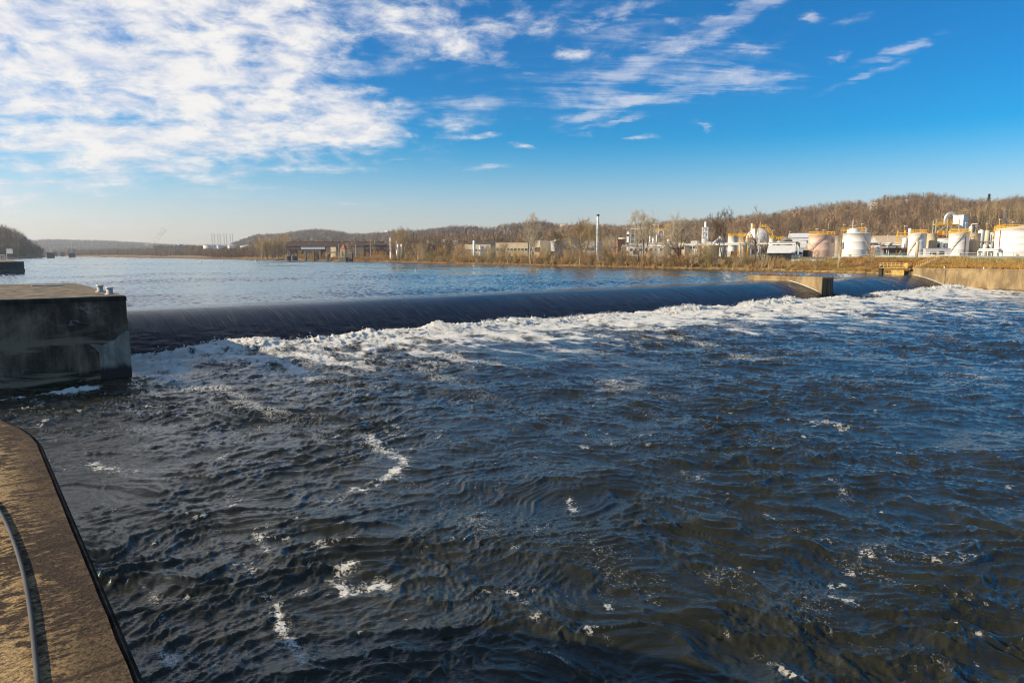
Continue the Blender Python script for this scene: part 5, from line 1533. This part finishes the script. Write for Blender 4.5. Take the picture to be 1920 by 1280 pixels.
# stepped gangway going up from the yellow platform
p0 = np.array((*st(171.0, -2.0), 4.7)); p1 = np.array((*st(175.0, 1.5), 7.0))
gw = thing('gangway_stair', 'yellowish metal stair climbing from the gate platform to the tank farm', 'stair', tuple(p0), 0)
m_ = MB(); rl = MB(); d_ = p1 - p0
for k in range(12):
    p = d_ * k / 11; m_.box(tuple(p), (.9, 1.0, .08), math.atan2(d_[1], d_[0]))
for off in (-.5, .5):
    n_v = np.array((-d_[1], d_[0], 0)); n_v /= np.linalg.norm(n_v)
    rl.tube([n_v * off + (0, 0, 1.0), n_v * off + d_ + (0, 0, 1.0)], .06, 5); m_.tube([n_v * off + (0, 0, -.1), n_v * off + d_ + (0, 0, -.1)], .12, 5)
    for k in range(6): rl.tube([n_v * off + d_ * k / 5, n_v * off + d_ * k / 5 + (0, 0, 1.0)], .05, 4)
m_.build('treads', CREAM, gw); rl.build('railing', YEL, gw)

# ---- process plant, chimney and sheds in the middle -------------------------
stack('tall slim white chimney with dark rim above the brick building', 1120, 402, 330, .75, WHITE, STEELD, taper=.72)
stack('white exhaust pipe of the twin framed stack tower', 1321, 416, 322, .55, WHITE, None, 'chimney_stack', 'chimney', 0, None, 1.0)
frame('white lattice tower around the exhaust pipe', 1316, 1326, 426, 322, 2.4, WHITE, (.3, .48, .66, .84, .99), WHITE, 1, True, 'stack_tower', 'tower')
tank('white skirted drum at the foot of the lattice tower', 1315, 1327, 448, 318, WHITE, 'cone', None, 0, None, 'process_tank')
for (u0, u1, v, Y, wl, rf, lab) in ((1257, 1296, 455, 335, BEIGE, ROOFT, 'beige low building right of the process plant'), (1295, 1318, 453, 322, WHITE, ROOFW, 'white low building left of the lattice tower'), (1326, 1344, 455, 318, WHITE, ROOFW, 'white low building right of the lattice tower')):
    building(lab, u0, u1, v, Y, 9, wl, rf, 'flat', None, -.6, 3, (1.4, 1.2), .6)
ca, cb2 = at(1328, 467, 300), at(1352, 446, 306)
cv = thing('conveyor', 'sloping white covered conveyor left of the streaked tank', 'conveyor', tuple(ca), 0)
m_ = MB(); d_ = cb2 - ca
m_.tube([(0, 0, 0), tuple(d_)], .95, 8); m_.build('gallery', TANKS, cv)
for q in (.4, .95):
    p = d_ * q; MB().box((p[0], p[1], p[2] / 2 - 1.5), (.35, .35, p[2] + 3)).build('leg', STEELW, cv)
building('white headhouse at the conveyor upper end', 1348, 1358, 447, 306, 4, TANKS, ROOFW, 'flat', None, -.6, 0, name='headhouse')
building('orange brick building behind the leaning trees', 1146, 1171, 450, 325, 10, BRICK, ROOFD, 'flat', None, -.5, 4, (1.0, 1.5), .55)
building('white roofed block behind the orange brick building', 1159, 1176, 446.5, 345, 8, BEIGE, WHITE, 'flat', None, -.5, 3, (1.0, 1.0), .7)
building('white and brick tower block at the process plant left end', 1175, 1185, 434.5, 340, 6, WHITE, ROOFT, 'flat', None, -.5, 2, (.9, 1.0), .5, rows=3, name='process_tower', cat='tower')
frame('open process frame with dark bays in the plant', 1186, 1208, 429, 338, 8, STEELW, (.35, .62, .99), ROOFW, 3, False, 'process_rack', rail=STEELW)
building('dark walled bay inside the open process frame', 1187, 1202, 441, 342, 6, CONCD, ROOFD, 'flat', None, -.5, 0, name='equipment_house')
frame('tan clad process frame in the middle of the plant', 1214, 1236, 421.5, 350, 8, CREAM, (.3, .55, .78, .99), CREAM, 3, True, 'process_rack', rail=CREAM)
frame('pale process frame with white deck right of the tan frame', 1228, 1246, 432, 340, 7, STEELW, (.4, .7, .99), WHITE, 2, True, 'process_rack', rail=YEL)
frame('yellow topped tower frame at the right end of the plant', 1249, 1258, 423, 338, 5, YEL, (.5, .75, .99), YEL, 1, True, 'process_rack', rail=YEL)
vessel('tall yellow vessel loop at the plant right end', 1261, 1265, 418, 336, CREAM)
for (u0, u1, v, Y, mt, lab) in ((1216, 1221, 442, 325, WHITE, 'white drum, upper left of the plant vessels'), (1222, 1227, 445, 323, WHITE, 'white drum beside the upper left plant drum'), (1229, 1233, 440, 322, CREAM, 'tan drum behind the big dark stemmed tree'), (1250, 1258, 447, 318, SILVER, 'silver domed drum near the red containers')):
    vessel(lab, u0, u1, v, Y, mt)
building('long grey shed behind the trees below the process frames', 1180, 1252, 457, 318, 8, GREYW, STEELW, 'flat', None, -.5, 7, (1.4, 1.2), .5, openings=[(-.6, .3, 2.2, 2), (.2, .3, 2.2, 2)])
for (u0, u1, v, Y, lab) in ((1247, 1254, 468.5, 277, 'small red shipping container under the pipe bridge'), (1263, 1274, 463.5, 280, 'larger red shipping container beside the dark stemmed tree'), (1370, 1382, 471, 247, 'orange red box at the foot of the streaked tank')):
    x, y, z = base_at((u0 + u1) / 2, Y)
    q = thing('shipping_container', lab, 'container', (x, y, z), -.3)
    w_ = px(u1 - u0, Y); h = max(1.4, zat(v, Y) - z)
    MB().box((0, 0, h / 2), (w_, 2.2, h)).build('body', REDC if Y > 260 else BRICK, q)
    m_ = MB()
    for k in range(10): m_.box((-w_ / 2 + w_ * (k + .5) / 10, -1.13, h / 2), (w_ / 22, .07, h * .86))
    m_.build('ribs', REDC if Y > 260 else BRICK, q)
building('white building with rounded gable right of the pale sycamores', 1033, 1062, 454, 345, 16, WHITE, ROOFW, 'gable', 449, -.45, 0, doors=2)
building('beige pillared shed left of the white gabled building', 1002, 1034, 453, 350, 12, BEIGE, ROOFW, 'flat', None, -.55, 5, (1.2, 2.4), .5)
building('brown grey gabled hall between the white building and broad tree', 1060, 1096, 452, 352, 16, GREYW, ROOFD, 'gable', 445, -.55, 3, (1.2, 1.2), .5)
building('blue grey low shed left of the tall chimney foot', 1094, 1131, 453.5, 345, 12, BLUEW, ROOFW, 'flat', None, -.5, 5, (1.5, 1.2), .5)
building('long low pale shed with tan roof line behind the bank thicket', 930, 1002, 456, 400, 14, BEIGE, ROOFT, 'flat', None, -.3, 9, (1.4, 1.2), .5)
building('long dark roofed shed right of the thin white stack', 872, 934, 457.5, 470, 16, BEIGE, ROOFD, 'shed', 454, -.3, 8, (1.6, 1.3), .5)
building('white van sized kiosk beside the long dark roofed shed', 899, 906, 462, 420, 4, WHITE, ROOFW, 'flat', None, -.5, 1, (1.6, .9), .6, name='kiosk')
stack('thin white stack right of the white block building', 889, 451, 440, .85, WHITE, None, taper=1.0, rings=2)
building('white ended block building with beige walls', 801, 830, 451.5, 520, 14, BEIGE, ROOFW, 'flat', None, -.45, 3, (1.4, 1.6), .7)
building('small beige annex in front of the white block building', 803, 816, 459, 500, 8, BEIGE, ROOFW, 'flat', None, -.6, 1, (1.6, 1.2), .6, name='annex')
building('tall beige bay of the white block building group', 835, 846, 450.5, 515, 12, BEIGE, ROOFW, 'flat', None, -.45, 1, (2.0, 2.2), .75, rows=2)
building('lavender grey hall right of the tall beige bay', 845, 873, 451, 530, 16, LAV, ROOFW, 'flat', None, -.3, 3, (2.4, 1.4), .7)
stack('ringed white column at the small white plant', 733.5, 446, 520, 1.05, WHITE, None, 'process_column', 'column', 4, None, 1.0)
building('small white plant building with flat roof left of the great tree', 745, 757, 453, 540, 9, WHITE, ROOFW, 'flat', None, -.6, 2, (1.4, 1.6), .5)
building('brick backed white roofed building behind the great tree', 757, 772, 452, 550, 12, BRICK, ROOFW, 'flat', None, -.6, 2, (1.2, 1.6), .5)
vessel('left grey cylinder of the twin vessels at the small white plant', 745.5, 750, 457, 500, SILVER); vessel('right grey cylinder of the twin vessels at the small white plant', 751.5, 757, 457, 498, SILVER)
building('low white roofed shed between the white plant and the block building', 778, 802, 460.5, 515, 8, BEIGE, ROOFW, 'flat', None, -.5, 3, (1.4, 1.0), .5)
# ---- rusty gallery on columns, stone tower --------------------------------
ga = at(540, 468, 660); gb = at(716, 468, 640)
d_ = gb - ga; L = float(np.hypot(d_[0], d_[1])); yw = math.atan2(d_[1], d_[0])
zg = gz(*((ga + gb) / 2)[:2]); 
sh = thing('rusty_shed', 'long rusty sheet metal loading shed raised on columns at the river', 'shed', (ga[0], ga[1], 0), yw)
zl, ze, zr = zat(467.5, 660), zat(462, 660), zat(453.5, 660)
MB().box((L * .08, 0, (zl + ze) / 2), (L * .16, 7, ze - zl)).build('wall', RUST, sh)
MB().box((L * .29, 0, (zl + ze) / 2), (L * .26, 6.8, ze - zl)).build('wall', BLUEW, sh)
MB().box((L * .715, 0, 8.2 + (ze - 8.6) / 2), (L * .57, 6.8, ze - 8.2)).build('wall', CONCD, sh)
MB().extr([(-3.9, ze - .1), (0, zr), (3.9, ze - .1), (3.9, ze + .25), (0, zr + .3), (-3.9, ze + .25)], -.6, L + .6, 'x').build('roof', RUSTR, sh)
MB().extr([(-3.5, ze), (3.5, ze), (0, zr)], -.14, -.02, 'x').build('gable', REDB, sh)
MB().box((-.08, 0, (zl + ze) / 2), (.12, 6.9, ze - zl)).build('gable', REDB, sh)
m_ = MB()
for k in range(14): m_.box((L * (.06 + .07 * k), -.3, zr), (1.4, .9, 1.0))
m_.build('roof_vent', RUST, sh)
for fx in (.02, .09, .20, .29, .36): MB().box((L * fx, -2 if fx > .1 else 0, zl / 2 + .5), (1.6, 1.6, zl + 1)).build('column', STEELD, sh)
for fx in (.0, .06): MB().lathe([(2.6, -1), (2.6, zl * .48), (2.3, zl * .5)], 16, (L * fx + .5, -1, 0)).build('footing', CONCD, sh)
m_ = MB(); m_.box((L * .18, 0, zl - .4), (L * .36, 6, .7)); m_.build('floor_beam', STEELD, sh)
building('long dark rust coloured mill shed running right of the raised shed', 684, 790, 460, 585, 18, RUST, RUSTR, 'shed', 456, -.05, 6, (3.0, 1.2), .7, name='mill_shed', cat='shed')
YT = bank_y(644.5) + 10
x, y, z = base_at(644.5, YT)
tw_ = thing('stone_tower', 'small pale stone tower with steep red pyramid roof', 'tower', (x, y, z - .5), -.25)
w_ = px(9.5, YT); h = zat(467, YT) - z + .5; hr = zat(457.5, YT) - z + .5
MB().box((0, 0, h / 2), (w_, w_, h)).build('wall', STONE, tw_)
MB().lathe([(w_ * .78, h), (.05, hr)], 4).build('roof', REDB, tw_, yaw=math.pi / 4)
MB().extr([(-.55, h * .3), (.55, h * .3), (.55, h * .62), (.3, h * .72), (0, h * .76), (-.3, h * .72), (-.55, h * .62)], -w_ / 2 - .08, -w_ / 2 + .1, 'y').build('window', DARK, tw_)
building('pale ruined wall building left of the stone tower', 620, 638, 464, bank_y(629) + 30, 6, STONE, ROOFW, 'flat', None, -.5, 3, (1.4, 1.6), .5)
building('low red roofed brick shed before the long rusty shed', 601, 620, 473.5, bank_y(611) + 16, 5, BRICK, REDB, 'gable', 470, -.5, 2, (1.2, 1.2), .5)
for (u, v0, Y, w_, h_, lab) in ((645, 484, 545, 5.5, 3.4, 'low dark concrete block at the water edge below the stone tower'), (658.5, 475, 545, 2.6, 7.0, 'tall dark concrete pier at the water edge right of the stone tower'), (613, 480, 620, 2.2, 4.0, 'weathered concrete post at the water edge below the rusty shed'), (637, 481, 600, 2.0, 3.0, 'short concrete post left of the low dark block')):
    p = at(u, 483, Y)
    q = thing('concrete_block', lab, 'block', (p[0], Y - (4 if sdist(p[0], Y) > 2 else 0), 2.2), -.3)
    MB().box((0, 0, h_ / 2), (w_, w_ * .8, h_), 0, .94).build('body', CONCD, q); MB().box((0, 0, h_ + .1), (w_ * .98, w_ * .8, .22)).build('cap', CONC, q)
for (u, v, Y, lab) in ((635.5, 459, 590, 'lamp post left of the stone tower'), (695, 458, 570, 'first lamp post right of the stone tower'), (703, 452, 590, 'taller lamp post left of the ringed white column'), (667, 459, 590, 'lamp post just right of the stone tower'), (1140, 434, 320, 'utility pole right of the tall white chimney'), (1154, 430, 332, 'utility pole before the orange brick building'), (940, 450, 430, 'utility pole behind the long pale shed'), (1284, 440, 325, 'utility pole right of the red containers')):
    pole(lab, u, v, Y, .22 if Y > 400 else .13, STEELD if 'utility' in lab else STEELW, 'utility_pole' if 'utility' in lab else 'lamp_post', 'pole', 'utility' not in lab)
for (u, v0, Y, lab) in ((1230, 462, 262, 'pale wooden post at the water edge below the process plant'), (1438, 481, 226, 'pale post standing on the bank below the dark open shed'), (1284.5, 468, 272, 'thin pale post right of the larger red container')):
    x, y, z = base_at(u, max(Y, bank_y(u) + 1.5)); Y = y
    q = thing('marker_post', lab, 'post', (x, y, z), 0); h = zat(v0, Y) - z
    MB().tube([(0, 0, -.3), (0, 0, max(2, h))], .12, 6).build('shaft', B_PALE, q); MB().box((0, 0, max(2, h)), (.35, .35, .12)).build('cap', STEELW, q)
# ---- far left: storage tanks, pylons, pier cells ---------------------------
for (u0, u1, v, Y, mt, rf, lab) in ((383, 406, 459.5, 1500, TANKS, 'flat', 'off white storage tank, left of the row on the far shore'), (407, 419, 460, 1560, TANKW, 'flat', 'small white storage tank second in the far shore row'), (428, 443, 460, 1480, TANKW, 'cone', 'white storage tank with dark base band on the far shore'),
    (452, 477, 461, 1440, TANKW, 'cone', 'widest white storage tank on the far shore right of the dark banded one'), (327, 335, 461, 1700, CBLUE, 'dome', 'bright blue domed tank, left of the pair on the far shore'), (335, 343.5, 460, 1690, CBLUE, 'dome', 'bright blue domed tank, right of the pair on the far shore')):
    tank(lab, u0, u1, v, Y, mt, rf, None, group='storage tanks on the far shore' if Y < 1600 else 'blue domed tanks on the far shore', base=473)
for i, u in enumerate((401.5, 412.5, 424, 435.5)):
    Y = 1900; p = at(u, 478, Y); z = gz(p[0], Y); h = zat(438, Y) - z
    q = thing('power_pylon', ('leftmost', 'second from left', 'third from left', 'rightmost')[i] + ' lattice pylon pair of the four on the left skyline', 'pylon', (p[0], Y, z), .1, 'lattice pylons on the left skyline')
    for dx_ in (-3.2, 3.2):
        m_ = MB()
        for sx in (-1, 1):
            for sy in (-1, 1): m_.tube([(dx_ + sx * 2.0, sy * 2.0, 0), (dx_ + sx * .5, sy * .5, h)], .13, 4)
        for k in range(9):
            f0, f1 = k / 9, (k + 1) / 9; a0, a1 = 2.0 - 1.5 * f0, 2.0 - 1.5 * f1
            m_.tube([(dx_ - a0, -a0, h * f0), (dx_ + a1, -a1, h * f1)], .08, 3); m_.tube([(dx_ + a0, -a0, h * f0), (dx_ - a1, -a1, h * f1)], .08, 3)
        for f0 in (.68, .82, .95): m_.box((dx_, 0, h * f0), (5.0 - 4 * (f0 - .6), .2, .25))
        m_.build('mast', M('pylon_steel', (0.58, 0.50, 0.44), 0.5, 0.1), q)
def pile_cell(lab, u0, u1, vb, vt, rack_=False, sheet=False):
    p = gnd((u0 + u1) / 2, vb, ZU); Y = p[1]; w_ = px(u1 - u0, Y); h = zat(vt, Y) - ZU
    q = thing('mooring_cell', lab, 'mooring cell', (p[0], Y + w_ / 2, ZU), DAMYAW - .15)
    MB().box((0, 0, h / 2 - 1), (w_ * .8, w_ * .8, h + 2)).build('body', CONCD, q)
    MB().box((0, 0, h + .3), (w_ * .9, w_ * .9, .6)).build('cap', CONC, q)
    if rack_:
        m_ = MB(); hh = zat(466, Y) - zat(vt, Y)
        for k in range(5): m_.box((-w_ * .36 + w_ * .18 * k, -w_ * .3, h + hh / 2 + .5), (.5, .5, hh))
        for k in range(4): m_.box((0, -w_ * .3, h + 1 + hh * k / 3.3), (w_ * .8, .4, .6))
        m_.build('ladder_frame', BLUEW, q)
pile_cell('dark concrete mooring cell near the left bank point', 84, 98, 483.3, 474.3)
pile_cell('mooring cell carrying a tall ladder frame on the far water', 125, 138, 482, 475, True)
for (u0, u1, vb, vt, lab) in ((101, 106, 480.2, 472, 'small pale mooring block right of the dark cell'), (111, 119, 480.2, 473, 'pale roofed mooring block left of the ladder frame cell'), (284, 287, 480.6, 475.5, 'dark pile cluster on the far shore left of the small towboat'), (318, 322, 480.8, 475.5, 'dark pile cluster on the far shore right of the small towboat')):
    pile_cell(lab, u0, u1, vb, vt)
p = gnd(303, 480.8, ZU)
q = thing('towboat', 'small white towboat moored at the far shore under the plume', 'boat', (p[0], p[1], ZU), .2)
MB().prism([(-7, -2.5), (7, -2.5), (10, 0), (7, 2.5), (-7, 2.5)], -.4, 1.6).build('hull', STEELD, q); MB().box((-2, 0, 3), (8, 4, 2.8)).build('cabin', WHITE, q); MB().box((-1, 0, 5.7), (4, 3, 2.6)).build('wheelhouse', WHITE, q); MB().tube([(-1, 0, 7), (-1, 0, 13)], .3, 6).build('mast', WHITE, q)
# near-left guide cell with railing and sign
pc = gnd(14, 511.5, ZU)
gc = thing('guide_cell', 'round sheet pile guide cell with grassy top at the left edge', 'mooring cell', (at(35, 500, pc[1] + 6)[0] - 7.2, pc[1] + 6.0, ZU), 0)
prof_n = 60; o_ = []
R_ = 7.0
m_ = MB()
ring = [(R_ * (1 + .022 * (k % 2)) * math.cos(2 * math.pi * k / 72), R_ * (1 + .022 * (k % 2)) * math.sin(2 * math.pi * k / 72)) for k in range(72)]
m_.prism(ring, .85, 3.0); m_.build('sheet_piles', M('dark_sheet_pile', (0.075, 0.06, 0.055), .7, .3, 1.5), gc)
MB().lathe([(R_ * 1.04, -3), (R_ * 1.04, .85)], 48).build('footing', CONCD, gc, True)
MB().lathe([(R_ * .97, 3.0), (R_ * .6, 3.25), (.05, 3.3)], 40).build('grass_top', M('cell_top', (.46, .32, .14), .9, .25, 1.0), gc)
m_ = MB()
for k in range(13):
    th = 4.40 + k * .085; m_.box((R_ * .8 * math.cos(th), R_ * .8 * math.sin(th) + 4.2, 4.0), (.2, .12, 1.8), th + 1.57)
for zz_ in (3.4, 4.85):
    m_.tube([(R_ * .8 * math.cos(4.40 + k * .085), R_ * .8 * math.sin(4.40 + k * .085) + 4.2, zz_) for k in range(13)], .12, 5)
fn = m_.build('railing', WHITE, gc)
sg_ = at(10, 487, pc[1] + 6)
sgn = thing('sign_board', 'blank grey white sign board on a post above the guide cell', 'sign', (sg_[0], pc[1] + 7, ZU + 3.2), -.1)
hS = zat(466, pc[1] + 7) - ZU - 3.2
MB().tube([(-.2, 0, -.2), (-.2, 0, hS)], .09, 6).build('post', STEELW, sgn); MB().box((.9, -.05, hS - .75), (1.75, .1, 1.35)).build('board', M('sign_grey', (.55, .56, .56), .5, .05), sgn); MB().box((.9, -.05, hS + .02), (1.95, .16, .14)).build('frame_bar', STEELD, sgn)
for (u, v, lab) in ((377, 491.8, 'small white buoy, leftmost of three in a line on the pool'), (418, 490.8, 'white buoy in the middle of three on the pool'), (479.5, 490.6, 'white buoy nearest the rusty shed, rightmost of three'), (779, 508.5, 'white buoy alone on the blue pool above the dam')):
    p = gnd(u, v, ZU)
    q = thing('buoy', lab, 'buoy', (p[0], p[1], ZU - .1), 0, 'white buoys on the pool' if u < 700 else None)
    k = 1.0 if u < 700 else .45
    MB().lathe([(.5 * k, -.3), (.62 * k, .1), (.5 * k, .45 * k), (.22 * k, .6 * k)], 14).build('float', WHITE, q, True); MB().lathe([(.2 * k, .5 * k), (.14 * k, 1.6 * k), (.02, 1.75 * k)], 10).build('marker', WHITE, q)
# houses and masts on the hills
def house(lab, u0, u1, v, vr, Y, wall, roofm, yaw=-.5):
    x, y, z = base_at((u0 + u1) / 2, Y); w_ = px(u1 - u0, Y); h = max(4, zat(v, Y) - z); hr = zat(vr, Y) - z
    if hr < h + 1: hr = h + 2.5
    t = thing('hillside_house', lab, 'house', (x, y, z), yaw)
    MB().box((0, 0, h / 2 - 1), (w_, 8, h + 2)).build('wall', wall, t)
    MB().extr([(-4.5, h - .2), (0, hr), (4.5, h - .2), (4.5, h + .1), (0, hr + .3), (-4.5, h + .1)], -w_ / 2 - .4, w_ / 2 + .4, 'x').build('roof', roofm, t)
    for k in range(max(2, int(w_ / 3))):
        n_ = max(2, int(w_ / 3)); fr = MB().box((-w_ / 2 + w_ * (k + .5) / n_, -4.05, h * .6), (1.3, .12, 1.5)).build('window', DARK, t)
house('large pale house on the wooded ridge above the big white tank', 1622, 1638, 383, 380, 845, WHITE, ROOFT)
house('small pale house at the ridge left of the row of houses', 1673, 1680, 379.5, 377, 850, STONE, ROOFT)
house('long pale house row on the ridge above the stair tank', 1688, 1700, 379.5, 377, 850, STONE, ROOFW); house('tan house right of the pale house row on the ridge', 1702, 1714, 380, 377.5, 850, BEIGE, ROOFW)
house('orange house low on the wooded slope right of the ridge houses', 1715, 1722, 391, 388.5, 800, BRICK, REDB)
house('pale house on the skyline left of the broad tan tree', 1050, 1060, 424, 421, 1230, STONE, ROOFT); house('orange roofed house on the skyline right of the pale one', 1058, 1066, 425.5, 423, 1210, BEIGE, BRICK)
house('white house on the skyline behind the great pale limbed tree', 722, 730, 434.5, 433, 2080, WHITE, ROOFW)
for (u, v, Y, lab) in ((764.5, 418, 2000, 'thin radio mast on the skyline above the great pale tree'), (961, 418, 1380, 'white skyline tower, leftmost of three'), (967, 417.5, 1380, 'white skyline tower, middle of three'), (974, 418, 1380, 'white skyline tower, rightmost of three'), (135, 450, 1500, 'thin pylon on the far left shore')):
    x, y, z = base_at(u, Y); h = zat(v, Y) - z
    q = thing('radio_mast', lab, 'mast', (x, y, z), 0, 'white skyline towers' if 950 < u < 980 else None)
    MB().tube([(0, 0, 0), (0, 0, h)], [.55 if u != 764.5 else .4, .3], 5).build('shaft', STEELW, q); MB().box((0, 0, h * .96), (1.6, .5, .5)).build('antenna', WHITE, q)
# ---- smoke and steam --------------------------------------------------------
def plume(name, lab, pts, rs, Y, dens, seed, col=(.9, .9, .92), cat='smoke'):
    w_ = [at(u, v, Y) for u, v in pts]; rng_ = np.random.default_rng(seed)
    m_ = MB(); P0 = []; R0 = []
    for i in range(len(w_) - 1):
        for k in range(5):
            q = k / 5; P0.append(w_[i] * (1 - q) + w_[i + 1] * q); R0.append(px(rs[i] * (1 - q) + rs[i + 1] * q, Y))
    P0 = [p + rng_.normal(0, .22, 3) * r for p, r in zip(P0, R0)]
    m_.tube(P0, [r * rng_.uniform(.7, 1.25) for r in R0], 14)
    mt = bpy.data.materials.new(name); mt.use_nodes = True
    T = NT(mt.node_tree); T.n.remove(T.n['Principled BSDF'])
    pv = T.new('ShaderNodeVolumePrincipled'); pv.inputs['Color'].default_value = (*col, 1)
    co = T.obj('Object')
    sc_ = 1.0 / px(max(rs), Y)
    T.put(pv.inputs['Density'], T.math('MULTIPLY', T.smooth(T.noise(co, sc_ * 1.1, 4, .6), .30, .62), dens))
    pv.inputs['Anisotropy'].default_value = 0.2
    T.l.new(pv.outputs[0], T.n['Material Output'].inputs['Volume'])
    o = m_.build(name, mt, None, True)
    tag(o, lab, cat, None, 'stuff')
plume('smoke_plume', 'pale drifting smoke plume rising over the far left shore', [(271, 460), (279, 456), (290, 452), (297, 446), (300, 438), (303, 431), (314, 433)], [2.0, 4, 5, 5, 6, 5, 4], 2000, .045, 3)
plume('steam_wisp', 'thin steam wisp rising behind the huge right tank', [(1881, 428), (1882, 420), (1885, 410), (1884, 400), (1886, 392)], [1.5, 2.2, 3, 2.8, 2.2], 240, .30, 5)
# ---- the air ----------------------------------------------------------------
hz = MB().box((0, 2600, 60), (9000, 6200, 260))
hm_ = bpy.data.materials.new('haze'); hm_.use_nodes = True
T = NT(hm_.node_tree); T.n.remove(T.n['Principled BSDF'])
pv = T.new('ShaderNodeVolumePrincipled')
pv.inputs['Color'].default_value = (0.86, 0.92, 1.0, 1); pv.inputs['Density'].default_value = 0.00010; pv.inputs['Anisotropy'].default_value = 0.2
T.l.new(pv.outputs[0], T.n['Material Output'].inputs['Volume'])
HZ = hz.build('haze', hm_); tag(HZ, 'faint blue air haze filling the valley', 'haze', None, 'stuff')
